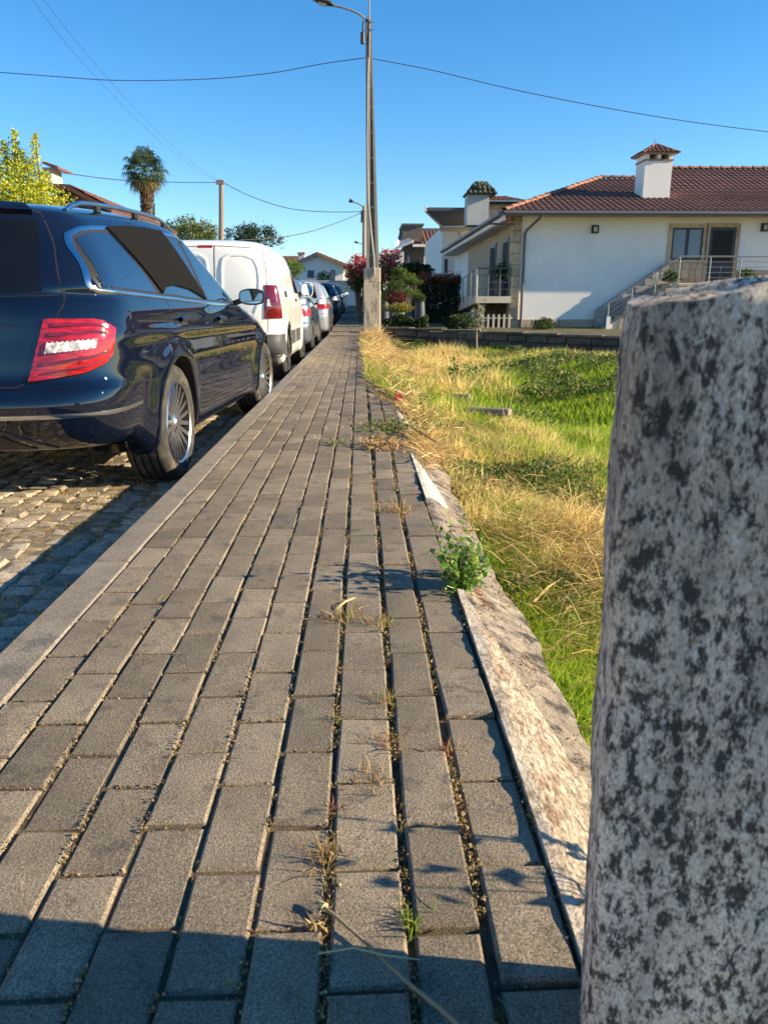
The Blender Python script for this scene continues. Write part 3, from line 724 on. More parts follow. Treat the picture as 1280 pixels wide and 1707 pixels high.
        for ya in (0, 2.76):
            ribbon(sdf, [(ya+.368*math.cos(a), .325+.368*math.sin(a)) for a in np.linspace(R(-14), R(194), 40)], .030, .010, paintm, 'arch_lip', root, 60)
        # roof rail
        ry = np.linspace(-.52, 1.35, 30); pts_ = []
        for i, y in enumerate(ry):
            h = S.bvh.ray_cast(Vector((.575*s_, y, 3)), Vector((0, 0, -1)))[0]
            e = .036*min(1, math.sin(PI*i/29)*3.2)**.6 if 0 < i < 29 else 0
            pts_.append((.575*s_, y, h.z+e))
        MB().tube(pts_, .0115, 10).build('roof_rail', C['chrome'], root, 60)
        for y in (-.12, .45, 1.0):
            h = S.bvh.ray_cast(Vector((.575*s_, y, 3)), Vector((0, 0, -1)))[0]
            MB().box((.575*s_, y, h.z+.018), (.018, .06, .036)).build('rail_foot', M['black'], root)
        mirror_part(root, .985, 1.74, 1.0, s_, paintm, .86)
        for ya in (0, 2.76): wheel_parts(root, .775, ya, s_, steer=(R(-3) if ya > 1 else 0))
    # black cloth shade stretched over the right rear door window
    def cl(y, z): return S.side(y, z)
    lo = [(.00, 1.0), (.10, 1.035), (.30, 1.050), (.60, 1.03), (.82, .99), (.90, .975)]; hi = [(-.30, 1.305), (0, 1.335), (.35, 1.355), (.60, 1.36)]
    patch(cl, lo, hi, 26, 14, .014, C['fabric'], 'sun_shade', root, th=.004, puff=.018)
    # windscreen
    def fr(x, z):
        h = S.bvh.ray_cast(Vector((x, 6, z)), Vector((0, -1, 0))); return h[0], h[1]
    patch(fr, [(-.66, 1.03), (0, 1.03), (.66, 1.03)], [(-.54, 1.36), (0, 1.37), (.54, 1.36)], 24, 8, .003, C['glass'], 'windscreen', root)
    for s_ in (1, -1):
        patch(fr, [(.50*s_, .62), (.78*s_, .66)], [(.48*s_, .74), (.76*s_, .78)], 10, 5, .004, C['clear'], 'headlight', root)
    MB().bx(-.6, .6, -.25, 3.1, .21, .29).build('underbody', M['dark'], root)
    return root
ecar = estate(C['blue'], 'dark blue estate car with roof rails and black cloth shade on the rear door window', (-1.885, 4.33, -.150), R(-3.1))

# ---- the white panel van
def van_disp(x, y, z):
    if z > 1.2: z -= ss(1.2, 1.8, z)*(.018*max(0, .6-y)**2)
    if z < .55: z += .09*ss(-.35, -.6, y)*(1-ss(.22, .55, z))
    for ya in (0, 2.78):
        d = math.hypot(y-ya, z-.33)
        if abs(x) > .5: x += math.copysign(.022*math.exp(-((d-.39)/.07)**2)*(z < .9), x)
    return (x, y, z)
VR = [(.22, .80, -.70, 3.35, .25, 4, .7, 2.8), (.26, .87, -.80, 3.44, .25, 4, .7, 2.8), (.36, .90, -.865, 3.5, .25, 4, .7, 2.8), (.50, .905, -.88, 3.52, .25, 4, .8, 2.8),
 (.57, .905, -.87, 3.52, .25, 4, .8, 2.8), (.60, .905, -.835, 3.51, .25, 4.2, .8, 2.8), (.75, .91, -.83, 3.47, .25, 4.2, .85, 2.7), (.92, .912, -.825, 3.38, .25, 4.2, .9, 2.6),
 (1.0, .908, -.82, 3.2, .25, 4, .9, 2.6), (1.06, .90, -.818, 2.9, .25, 4, .8, 2.6), (1.12, .892, -.815, 2.62, .25, 4, .6, 2.6), (1.2, .88, -.81, 2.42, .26, 3.8, .5, 2.6),
 (1.38, .85, -.79, 2.12, .28, 3.6, .5, 2.6), (1.54, .815, -.765, 1.86, .30, 3.4, .5, 2.6), (1.64, .775, -.74, 1.70, .32, 3.3, .5, 2.6), (1.70, .725, -.715, 1.58, .34, 3.2, .5, 2.6),
 (1.74, .65, -.68, 1.45, .36, 3.0, .5, 2.6), (1.765, .52, -.60, 1.28, .36, 2.8, .5, 2.6), (1.778, .32, -.45, 1.05, .3, 2.6, .4, 2.6), (1.782, .1, -.1, .8, .2, 2.4, .3, 2.4)]
VR = [(r[0]*(1-.045*ss(.9, 1.6, r[0])),)+r[1:] for r in VR]
def van(label, loc, rz):
    root = thing('panel_van', label, 'van', loc, rz)
    me = body_mesh(VR, van_disp, n=4, nsd=60, arches=((0, .335), (2.78, .335)), arch_r=.365, halfw=.905)
    link('body', me, [C['white'], M['dark']], root); S = Shell(me); re = lambda x, z: S.rear(x, z)
    ribbon(re, [(.16, .60), (.16, 1.2), (.16, 1.60)], .012, .001, C['gap'], 'rear_door_seam', root, 50)
    for sx in (1, -1):
        a, b_ = (.24, .66) if sx == 1 else (-.66, .08)
        path = [(a, .82), (a, 1.34), (a+.02, 1.45), (a+.1, 1.50), (b_-.16, 1.50), (b_-.05, 1.455), (b_, 1.36), (b_+.015, 1.2), (b_-.005, .95), (b_-.06, .82)] if sx == 1 else \
               [(b_, .82), (b_, 1.34), (b_-.02, 1.45), (b_-.1, 1.50), (a+.16, 1.50), (a+.05, 1.455), (a, 1.36), (a-.015, 1.2), (a+.005, .95), (a+.06, .82)]
        ribbon(re, path, .035, -.014 if 0 else .012, C['white'], 'panel_bead', root, 80, True)
        ribbon(re, path, .012, .0125, C['grey'] if 0 else M['wallgrey'], 'panel_groove', root, 80, True)
        ribbon(re, [(.745*sx, .62), (.76*sx, 1.0), (.745*sx, 1.35), (.69*sx, 1.60), (.62*sx, 1.575), (.2, 1.595)], .008, .001, C['gap'], 'rear_door_seam', root, 60)
    patch(re, [(-.02, 1.575), (.14, 1.575)], [(-.02, 1.60), (.14, 1.60)], 8, 2, .006, C['red'], 'brake_light', root)
    for s_ in (1, -1):
        def cy(a, z, s_=s_):
            p, n_ = S.cyl(a, z, (.60, -.5)); return Vector((p.x*s_, p.y, p.z)), Vector((n_.x*s_, n_.y, n_.z))
        lo = [(R(-70), .78), (R(-30), .78)]; hi = [(R(-66), 1.16), (R(-38), 1.16)]
        tl = patch(cy, lo, hi, 12, 12, .010, C['redlow'], 'tail_light', root, puff=.012)
        patch(cy, [(R(-64), .92), (R(-46), .92)], [(R(-62), 1.0), (R(-46), 1.0)], 6, 5, .020, C['clear'], 'reverse_lens', tl)
        sdf = (lambda y, z, s_=s_: S.side(y, z, s_))
        patch(sdf, [(-.60, .385), (-.40, .33)], [(-.60, .60), (-.40, .60)], 8, 6, .006, C['plast'], 'bumper_corner', root)
        for path in ([(.48, .30), (.50, .6), (.48, 1.0), (.5, 1.62)], [(1.30, .28), (1.30, 1.0), (1.32, 1.6)], [(2.22, .32), (2.25, .8), (2.18, 1.1)]): ribbon(sdf, path, .009, .001, C['gap'], 'door_seam', root, 50)
        ribbon(sdf, [(-.5, 1.12), (.4, 1.10), (1.28, 1.10)], .03, .004, C['gap'], 'sliding_rail', root, 40) if 0 else None
        patch(sdf, [(.58, .42), (1.22, .42)], [(.60, .60), (1.20, .60)], 14, 5, .008, C['plast'], 'side_trim', root)
        patch(sdf, [(1.40, .42), (2.10, .42)], [(1.40, .60), (2.10, .60)], 14, 5, .008, C['plast'], 'side_trim', root)
        patch(sdf, [(-.16, 1.03), (.16, 1.03)], [(-.14, 1.105), (.18, 1.105)], 6, 3, .004, M['dark'], 'door_handle', root)
        patch(sdf, [(1.36, .98), (1.50, .98)], [(1.36, 1.02), (1.50, 1.02)], 6, 3, .012, M['black'], 'door_handle', root)
        patch(sdf, [(1.36, 1.10), (2.26, 1.10)], [(1.40, 1.55), (1.62, 1.54)], 16, 8, .004, C['rglass'], 'front_door_window', root)
        ribbon(sdf, [(.365*math.cos(a)*1.03, .335+.385*math.sin(a)) for a in np.linspace(R(-10), R(190), 30)], .035, .008, C['plast'], 'arch_lip', root, 40)
        mr_ = mirror_part(root, 1.03, 2.12, 1.16, s_, C['white'], 1.1); mr_.scale = (.75, 1, 1.45)
        for ya in (0, 2.78): wheel_parts(root, .80, ya, s_, r=.322, w=.20, rim=.205, style='five')
    def cyb(a, z): return S.cyl(a, z, (0, .3))
    patch(cyb, [(R(-137), .33), (R(-90), .31), (R(-43), .33)], [(R(-137), .60), (R(-90), .595), (R(-43), .60)], 50, 6, .008, C['plast'], 'rear_bumper', root)
    def fr(x, z):
        h = S.bvh.ray_cast(Vector((x, 6, z)), Vector((0, -1, 0))); return h[0], h[1]
    patch(fr, [(-.70, 1.14), (0, 1.14), (.70, 1.14)], [(-.6, 1.60), (0, 1.62), (.6, 1.60)], 20, 8, .003, C['glass'], 'windscreen', root)
    MB().bx(-.7, .7, -.6, 3.2, .22, .3).build('underbody', M['dark'], root)
    ln = ribbon(lambda y, z: S.side(y, z), [(.15, 1.50), (.25, 1.36)], .05, .003, M['leafy'], 'door_sticker', root, 10)
    return root
M['leafy'] = flat('sticker_green', (.35, .50, .12), .5)
van('white panel van with two rear doors parked ahead of the dark blue estate', (-1.835, 10.15, -.150), 0)

# ---- the cars further up the street
def scaled(sz, sw, tall=0): return [(r[0]*sz+tall*ss(.2, .5, r[0]), r[1]*sw)+r[2:] for r in ER]
def far_car(name, paintm, label, x, y, sz, tall, rz=0, rails=False, sh=0, group=None):
    root = thing(name, label, 'car', (x, y, -.15+rise(y+1)), rz, group)
    def dsp(a, b_, c_):
        q = estate_disp(a, b_, c_/sz if 0 else c_); return q
    rg = scaled(sz, 1.0, tall); rg = [(r[0], r[1], r[2]+sh, r[3]) + r[4:] for r in rg]
    me = body_mesh(rg, lambda a, b_, c_: (a, b_, c_), n=2, nr=12, nsd=24, arches=((0, .33), (2.6, .33)), arch_r=.355, halfw=.87)
    link('body', me, [paintm, M['dark']], root); S = Shell(me); Z = lambda z: z*sz+tall
    for s_ in (1, -1):
        sdf = (lambda y_, z, s_=s_: S.side(y_, z, s_))
        patch(sdf, [(-.50, Z(1.01)), (.82, Z(.97))], [(-.42, Z(1.30)), (.82, Z(1.36))], 14, 5, .004, C['glass'], 'rear_side_window', root)
        patch(sdf, [(.90, Z(.97)), (1.9, Z(.97))], [(.90, Z(1.36)), (1.35, Z(1.33))], 12, 5, .004, C['glass'], 'front_side_window', root)
        ribbon(sdf, [(.86, .25), (.86, Z(.96))], .012, .001, C['gap'], 'door_seam', root, 20)
        def cy(a, z, s_=s_):
            p, n_ = S.cyl(a, z); return Vector((p.x*s_, p.y, p.z)), Vector((n_.x*s_, n_.y, n_.z))
        tl = patch(cy, [(R(-85), Z(.70)), (R(-35), Z(.74))], [(R(-80), Z(.88)), (R(-28), Z(.87))], 14, 5, .010, C['red'], 'tail_light', root)
        ribbon(cy, [(R(-80), Z(.80)), (R(-40), Z(.81))], .03, .016, C['redlow'], 'reverse_lens', tl, 12)
        mirror_part(root, .99, 1.70, Z(1.02), s_, paintm)
        for ya in (0, 2.6): wheel_parts(root, .765, ya, s_, r=.325, style='five')
    rr_ = lambda x_, z: S.rear(x_, z)
    patch(rr_, [(-.58, Z(1.01)), (.58, Z(1.01))], [(-.50, Z(1.32)), (.50, Z(1.32))], 20, 6, .003, C['rglass'], 'tail_window', root)
    patch(rr_, [(-.26, Z(.68)), (.26, Z(.68))], [(-.26, Z(.68)+.11), (.26, Z(.68)+.11)], 6, 2, .008, M['wallwhite'], 'number_plate', root)
    patch(rr_, [(-.60, .33), (.60, .33)], [(-.60, .50), (.60, .50)], 14, 3, .008, C['plast'], 'lower_bumper', root)
    MB().bx(-.7, .7, -.6, 3.0, .22, .3).build('underbody', M['dark'], root)
    return root
far_car('parked_car', C['silver'], 'silver blue car tucked in just ahead of the white van', -1.83, 16.1, .98, .0)
far_car('parked_car', C['white2'], 'pale silver car with a red tail light, third ahead of the estate', -1.72, 22.3, 1.0, .06)
far_car('parked_car', C['darkp'], 'dark blue car second from the far end of the parked row', -1.70, 31.5, 1.0, .08)
far_car('parked_car', C['grey'], 'slate dark car at the far end of the parked row, before the white wall', -1.66, 39.5, 1.0, .10)
# ------------------------------------------------------------------ buildings
TILE = .21
def roof_plane(name, e0, e1, r1, r0, parent, m=None, tile=TILE, amp=.035, row=.36):
    """tiled slope: eave e0-e1, ridge r0-r1"""
    e0, e1, r1, r0 = [Vector(p) for p in (e0, e1, r1, r0)]
    u = (e1-e0).normalized(); n = u.cross(((r0+r1)/2-(e0+e1)/2)).normalized()
    if n.z < 0: n = -n
    v = n.cross(u)
    if v.dot(r0-e0) < 0: v = -v
    A = [((p-e0).dot(u), (p-e0).dot(v)) for p in (e0, e1, r1, r0)]
    H = max(A[2][1], A[3][1]); nrow = max(1, int(round(H/row))); row = H/nrow
    xs0 = min(a[0] for a in A); xs1 = max(a[0] for a in A)
    def span(vv):
        t = vv/H; return A[0][0]+(A[3][0]-A[0][0])*t, A[1][0]+(A[2][0]-A[1][0])*t
    V = []; Q = []; per = 6
    for j in range(nrow):
        for side_, vv in ((0, j*row), (1, (j+1)*row)):
            pass
        a0, b0 = span(j*row); a1, b1 = span(min(H, (j+1)*row))
        k0 = int(math.floor(min(a0, a1)/tile*per)); k1 = int(math.ceil(max(b0, b1)/tile*per)); base = len(V); cnt = k1-k0+1
        for vv, lift, (lo, hi) in ((j*row-.0, .024, (a0, b0)), ((j+1)*row+.02, .0, (a1, b1))):
            for k in range(k0, k1+1):
                x = k*tile/per; xc = min(max(x, lo), hi); ph = (k % per)/per; jt = .006*noise.noise(Vector((k//per*1.7, j*2.3, 0)))
                h = amp*abs(math.sin(PI*ph))**.8 if 1 else 0
                V.append(e0+u*xc+v*vv+n*(h+lift+jt))
        for k in range(cnt-1): Q.append((base+k, base+k+1, base+cnt+k+1, base+cnt+k))
        for k in range(k0, k1+1):
            pass
        # front lip of the row
        b2 = len(V)
        for k in range(k0, k1+1):
            x = k*tile/per; xc = min(max(x, a0), b0); V.append(e0+u*xc+v*(j*row)-n*.012)
        for k in range(cnt-1): Q.append((b2+k, b2+k+1, base+k+1, base+k))
    me = bpy.data.meshes.new(name); me.from_pydata(V, [], Q)
    o = link(name, me, m or M['tile'], parent); o['kind'] = 'stuff'; return o
def ridge_tiles(p0, p1, parent, m=None, step=.42, r=.10, name='ridge_tile'):
    p0, p1 = Vector(p0), Vector(p1); L_ = (p1-p0).length; n = max(1, int(L_/step)); d = (p1-p0)/n; me = None
    for k in range(n):
        if me is None:
            mb = MB(); vs = []; q = 8; dl = d.length*1.12
            for yy, rr, z_ in ((0, r*1.08, .012), (dl, r*.92, -.004)):
                for ring_ in (1, .82):
                    for i in range(q+1):
                        a = PI*i/q; vs.append((rr*ring_*math.cos(a), yy, rr*ring_*math.sin(a)*.8+z_))
            w_ = q+1; fs = []
            for i in range(q):
                fs += [(i, i+1, 2*w_+i+1, 2*w_+i), (w_+i, 3*w_+i, 3*w_+i+1, w_+i+1), (i, w_+i, w_+i+1, i+1), (2*w_+i, 2*w_+i+1, 3*w_+i+1, 3*w_+i)]
            mb.add(vs, fs); o = mb.build(name, m or M['ridge'], parent, 40); me = o.data
        else: o = link(name, me, None, parent)
        o.location = p0+d*k+Vector((0, 0, -.02+.01*random.random())); o.rotation_mode = 'QUATERNION'; o.rotation_quaternion = d.normalized().to_track_quat('Y', 'Z')
def window(parent, x0, x1, z0, z1, y, panes=2, m=None, face='y', frame=.06, dep=.04):
    """window in a wall facing -y (or -x when face='x'); frame with panes as sub-parts"""
    mb = MB(); f = frame
    def B(mb, a0, a1, c0, c1, d0, d1):
        if face == 'y': mb.bx(a0, a1, y+d0, y+d1, c0, c1)
        else: mb.bx(y+d0, y+d1, a0, a1, c0, c1)
    B(mb, x0, x1, z0, z0+f, -dep, .03); B(mb, x0, x1, z1-f, z1, -dep, .03)
    xs = [x0]+[x0+(x1-x0)*k/panes for k in range(1, panes)]+[x1]
    B(mb, x0, x0+f, z0+f, z1-f, -dep+.001, .03); B(mb, x1-f, x1, z0+f, z1-f, -dep+.001, .03)
    for k in xs[1:-1]: B(mb, k-f*.8, k+f*.8, z0+f, z1-f, -dep-.004, .03)
    w_ = mb.build('window', m or M['frame'], parent)
    for k in range(panes):
        g_ = MB(); B(g_, xs[k]+f*.9, xs[k+1]-f*.9, z0+f, z1-f, -dep*.5, -dep*.5+.01); g_.build('pane', M['glass'], w_)
    return w_
def stone_wall(parent, x0, x1, z0, z1, y, h=(.16, .26), wd=(.25, .5), face='y', m=None, name='stone', th=.03, limit=None, topf=None):
    z = z0
    while z < z1-.05:
        hh = min(random.uniform(*h), z1-z); 
        if z1-(z+hh) < .08: hh = z1-z
        x = x0
        while x < x1-.03:
            ww = min(random.uniform(*wd), x1-x)
            if x1-(x+ww) < .1: ww = x1-x
            zt = z+hh
            if topf is None or (z+hh*.5 < topf(x+ww/2)):
                if topf is not None: zt = min(zt, max(z+.03, topf(x+ww/2)))
                p = random.uniform(0, .015); mb = MB(); j = .006
                if face == 'y': mb.bx(x+j, x+ww-j, y-th-p, y+.02, z+j, zt-j)
                else: mb.bx(y-th-p, y+.02, x+j, x+ww-j, z+j, zt-j)
                mb.build(name, m or M['stone'], parent, bevel=.008)
            x += ww
        z += hh

# ---- house A, white with the clay roof, outside stair on the right
YA = 27.0
hA = thing('house', 'long white house with clay hip roof, square chimney and outside stair', 'house', (0, 0, 0))
def xa(px, py=450): return at(px, py, YA).x
def za(py, px=900): return at(px, py, YA).z
XL, XR = xa(866), 24.0
ZT = za(357)-.07; ZB = -.15; ZE = za(357)
XC = xa(851)                                      # outer face of the granite corner pillar
mb = MB(); mb.bx(XL, XR, YA, YA+.3, ZB, ZT); mb.bx(XL+.0, XL+.3, YA+.3, YA+19, ZB, ZT); mb.bx(XL+.3, XR, YA+18.7, YA+19, ZB, ZT)
# the opening pattern is framed and filled on top of the wall
mb.build('wall', M['wallwhite'], hA)
# granite corner pillar of stacked blocks
z = -.1; me = None
while z < ZT-.02:
    h = min(.36, ZT-z); MB().bx(XC, XL+.015, YA-.02, YA+.36, z+.008, z+h-.004).build('quoin', M['stone'], hA, bevel=.012); z += h
MB().bx(XC+.02, XL, YA, YA+.33, -.1, ZT).build('pillar_core', M['dark'], hA)
# roof
OV = .84
zE = ZE+.0
e0 = Vector((XC-.45, YA-OV, zE)); e1 = Vector((XR+1, YA-OV, zE)); RG = YA+5.2
zr = at(1000, 298, RG).z; zr2 = at(1200, 283, RG+.3).z
rl = Vector((at(1000, 298, RG).x, RG, zr))
roof_plane('roof_slope', e0, e1, (XR+1, RG, zr+.0), rl, hA)
roof_plane('roof_slope', (XC-.45, YA+15, zE), e0, rl, (rl.x, YA+11, zr), hA)
ridge_tiles(e0+Vector((0, 0, .05)), rl+Vector((0, 0, .06)), hA); ridge_tiles(rl+Vector((0, 0, .06)), (XR+1, RG, zr+.06), hA)
# raised part of the roof on the right
x2 = at(1118, 300, YA+3).x
roof_plane('upper_roof_slope', (x2, YA+1.6, zE+.62), (XR+1, YA+1.6, zE+.62), (XR+1, RG+.5, zr2+.05), (x2, RG+.5, zr2+.05), hA)
MB().prism([(YA+1.6, zE+.3), (YA+1.6, zE+.58), (RG+.5, zr2), (RG+.5, zE+.3)], x2+.02, x2+.12, 'x').build('roof_gable', M['ridge'], hA)
ridge_tiles((x2, RG+.5, zr2+.1), (XR+1, RG+.5, zr2+.1), hA)
# soffit, fascia and gutter
MB().bx(XC-.42, XR+1, YA-OV+.03, YA+.2, zE-.055, zE-.02).build('soffit', M['wallcream'], hA)
MB().tube([(XC-.45, YA-OV-.05, zE-.055), (XR+1, YA-OV-.05, zE-.055)], .075, 10).build('gutter', M['zinc'], hA, 60)
# drain pipe at the corner
px_ = XL+.10
MB().tube([(px_+.35, YA-OV, zE-.1), (px_+.30, YA-OV+.05, zE-.22), (px_+.05, YA-.12, zE-.50), (px_, YA-.08, zE-.62), (px_, YA-.08, ZB)], .045, 10).build('drain_pipe', M['zinc'], hA, 60)
# stone plinth
zP = za(532)
stone_wall(hA, XL+.02, xa(1010), ZB, zP, YA, h=(.18, .3), wd=(.25, .55))
# window and door with granite surround
def surround(x0, x1, z0, z1, w_=.13, sill=True):
    mb = MB(); mb.bx(x0-w_, x0, YA-.05, YA+.01, z0, z1+w_); mb.bx(x1, x1+w_, YA-.05, YA+.01, z0, z1+w_); mb.bx(x0-.0, x1+.0, YA-.052, YA+.01, z1, z1+w_)
    if sill: mb.bx(x0-w_, x1+w_, YA-.07, YA+.01, z0-.08, z0)
    mb.build('stone_surround', M['stone'], hA)
wx0, wx1, wz0, wz1 = xa(1114), xa(1165), za(433), za(379)
surround(wx0, wx1, wz0, wz1); window(hA, wx0, wx1, wz0, wz1, YA, 2)
dx0, dx1, dz0, dz1 = xa(1176), xa(1219), za(474), za(378)
surround(dx0, dx1, dz0, dz1, sill=False)
d = MB(); d.bx(dx0, dx1, YA-.03, YA+.005, dz0, dz1); dr = d.build('door', M['frame'], hA)
MB().bx(dx0+.1, dx1-.1, YA-.036, YA-.03, dz0+.75, dz1-.1).build('pane', M['dark'], dr)
MB().bx(dx0+.46, dx0+.50, YA-.045, YA-.03, dz0+.1, dz0+.6).build('pane', M['glass'], dr)
for px in (986, 1264):
    c_ = Vector((xa(px), YA, za(382 if px < 1000 else 378)))
    lm = MB(); lm.bx(c_.x-.11, c_.x+.11, YA-.12, YA, c_.z-.13, c_.z+.13); lo_ = lm.build('wall_lantern', M['black'], hA)
    MB().bx(c_.x-.055, c_.x+.055, YA-.128, YA-.12, c_.z-.08, c_.z+.07).build('lantern_glass', M['wallgrey'], lo_)
# chimney
cx0, cx1 = at(1071, 320, YA+1.2).x, at(1116, 320, YA+1.2).x; ct = at(1090, 268, YA+1.2).z
ch = MB().bx(cx0, cx1, YA+1.2, YA+2.1, zE+.2, ct).build('chimney', M['wallwhite'], hA)
MB().bx(cx0-.03, cx1+.03, YA+1.17, YA+2.13, ct, ct+.05).build('chimney_band', M['ridge'], ch)
for (a, b_) in ((cx0, cx0+.13), ((cx0+cx1)/2-.06, (cx0+cx1)/2+.06), (cx1-.13, cx1)): MB().bx(a, b_, YA+1.2, YA+2.1, ct+.05, ct+.24).build('chimney_pier', M['wallwhite'], ch)
mb = MB(); cc = ((cx0+cx1)/2, YA+1.65)
a, b_ = cx0-.16, cx1+.16; c0_, c1_ = YA+1.04, YA+2.26; zc = ct+.24
ap = Vector((cc[0], cc[1], zc+.36))
for p, q in (((a, c0_), (b_, c0_)), ((b_, c0_), (b_, c1_)), ((b_, c1_), (a, c1_)), ((a, c1_), (a, c0_))):
    roof_plane('chimney_roof', (p[0], p[1], zc), (q[0], q[1], zc), ap+Vector((.02*(1 if q[0] == b_ else -1), 0, 0)), ap, ch, tile=.16, amp=.03, row=.2)
for p in ((a, c0_), (b_, c0_)): ridge_tiles((p[0], p[1], zc), ap, ch, r=.06, step=.25)
MB().bx(a+.02, b_-.02, c0_+.02, c1_-.02, zc-.03, zc+.01).build('chimney_slab', M['stone'], ch)
aer = MB(); aer.tube([(cc[0]+.15, cc[1], zc+.2), (cc[0]+.17, cc[1], zc+.62)], .01, 5); aer.tube([(cc[0]-.1, cc[1], zc+.2), (cc[0]-.06, cc[1]-.1, zc+.5)], .01, 5); aer.build('aerial', M['zinc'], ch)
# veranda on the street side: fascia, gable roof flank, soffit, inner wall, slab
XF = XC-.45; YF = at(749, 418, 45).y
vf = MB(); zv = zE
vf.bx(XF-.03, XF+.06, YA-OV+.01, 45, zv-.28, zv-.05); vf.build('fascia', M['wallwhite'], hA)
MB().tube([(XF-.09, YA-OV, zv-.07), (XF-.09, 45, zv-.07)], .085, 8).build('gutter', M['zinc'], hA, 60)
roof_plane('veranda_roof', (XF-.05, 45, zv+.0), (XF-.05, YA+11, zv+.0), (rl.x, YA+11, zr), (rl.x, 44, zr), hA)
MB().bx(XF+.06, XL+1.6, YA+.4, 45, zv-.30, zv-.26).build('soffit', M['wallgrey'], hA)
MB().bx(XL-.20, XL, YA+.40, YA+11.5, -.2, zv-.30).build('inner_wall', M['stone'], hA)
XW = XL-.20
for (y0, y1, lab) in ((YA+1.0, YA+2.2, 0), (YA+3.6, YA+5.0, 1)):
    zb_ = za(502); dm = MB(); dm.bx(XW-.03, XW, y0, y1, zb_, zb_+2.15); dd = dm.build('door', M['frame'], hA)
    MB().bx(XW-.04, XW-.03, y0+.15, y1-.15, zb_+.2, zb_+2.0).build('pane', M['dark'], dd)
sl_x0 = xa(792); zs = za(505); zs1 = za(494)
MB().bx(sl_x0, XC+.0, YA-.25, YA+9, zs, zs1).build('balcony_slab', M['wallcream'], hA)
# railing of the balcony, front run then a flight that falls away to the left
rl_ = MB(); zt_ = za(448)
def rail_run(mb, p0, p1, h, n, post=.02, bars=3):
    p0, p1 = Vector(p0), Vector(p1)
    for k in range(n+1):
        q = p0.lerp(p1, k/n); mb.tube([q, q+Vector((0, 0, h))], post, 6)
    for k in range(bars+1):
        dz = Vector((0, 0, h*(1-k/(bars+1)))); mb.tube([p0+dz, p1+dz], .025 if k == 0 else .010, 6)
hr = zt_-zs1
rail_run(rl_, (sl_x0+.03, YA-.2, zs1), (XC, YA-.2, zs1), hr, 3); rl_.build('balcony_railing', M['zinc'], hA)
pe = at(751, 516, 33.0)
r2 = MB(); rail_run(r2, (sl_x0+.03, YA-.2, zs1), (pe.x, 33.0, pe.z), hr, 6, .035); r2.build('stair_railing', M['steel'], hA)
q0 = Vector((sl_x0, YA-.2, zs)); mb = MB(); mb.add([(q0.x, q0.y, zs), (q0.x, q0.y, zs1), (pe.x, 33, pe.z-.0), (pe.x, 33, pe.z-.22), (q0.x+.5, q0.y, zs), (q0.x+.5, q0.y, zs1), (pe.x+.5, 33, pe.z), (pe.x+.5, 33, pe.z-.22)], [(0, 1, 2, 3), (4, 7, 6, 5), (1, 5, 6, 2), (0, 3, 7, 4), (0, 4, 5, 1), (3, 2, 6, 7)])
mb.build('side_stair', M['wallcream'], hA)
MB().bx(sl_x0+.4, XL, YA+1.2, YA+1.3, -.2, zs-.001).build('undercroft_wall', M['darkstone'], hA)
MB().tube([(XC+.0, YA-.32, zE-.35), (XC-.9, YA-.3, zE-.33)], .03, 6).build('rain_spout', M['zinc'], hA)
# outside stair and landing
xs0, xs1 = xa(1000), xa(1108); zl = za(473); YS = YA-1.25
ns = 9
tp_ = lambda x: -.1+(zl+.1)*min(1, max(0, (x-xs0)/(xs1-xs0)))
for k in range(ns):
    xa_ = xs0+(xs1-xs0)*k/ns; MB().bx(xa_, xs1+.01 if 0 else xa_+(xs1-xs0)/ns+.03, YS+.12, YA-.06, -.15, -.1+(zl+.1)*(k+1)/ns).build('step', M['stone'], hA)
mb = MB(); mb.prism([(xs0-.1, -.15), (xs1, -.15), (XR, -.15), (XR, zl), (xs1, zl), (xs0-.1, .02)], YS+.02, YS+.12); mb.build('stair_flank', M['wallcream'], hA)
stone_wall(hA, xs0-.1, xa(1290), -.15, zl-.02, YS+.02, h=(.2, .3), wd=(.3, .5), topf=lambda x: tp_(x)-.02)
MB().bx(xs1, XR, YS+.12, YA-.06, zl-.15, zl).build('landing', M['stone'], hA)
mb = MB(); mb.add([(xs0-.1, YA-.30, -.1), (xs1, YA-.30, zl-.0), (xs1, YA-.30, zl+.70), (xs0-.1, YA-.30, .60), (xs0-.1, YA-.06, -.1), (xs1, YA-.06, zl), (xs1, YA-.06, zl+.70), (xs0-.1, YA-.06, .60)], [(0, 1, 2, 3), (4, 7, 6, 5), (3, 2, 6, 7), (0, 3, 7, 4), (1, 5, 6, 2), (0, 4, 5, 1)]); mb.build('stair_parapet', M['stonegrey'], hA)
stone_wall(hA, xs0-.1, xs1, -.1, zl+.65, YA-.31, h=(.2, .3), wd=(.25, .5), m=M['stonegrey'], topf=lambda x: tp_(x)+.66)
sr = MB(); rail_run(sr, (xs0, YS+.05, .0), (xs1, YS+.05, zl), .82, 3, .02, 4); rail_run(sr, (xs1, YS+.05, zl), (xs1+5, YS+.05, zl), .82, 5, .022, 4); sr.build('stair_railing', M['steel'], hA)
stone_wall(hA, xs1, dx0-.16, zl, wz0-.09, YA, h=(.2, .3), wd=(.2, .4)); stone_wall(hA, dx1+.16, xa(1300), zl, zl+.45, YA, h=(.2, .25), wd=(.2, .4))
pst = MB().bx(xa(997), xa(1003), YS-.05, YS+.02, -.2, za(527)); pst.build('gate_post', M['wallwhite'], hA)

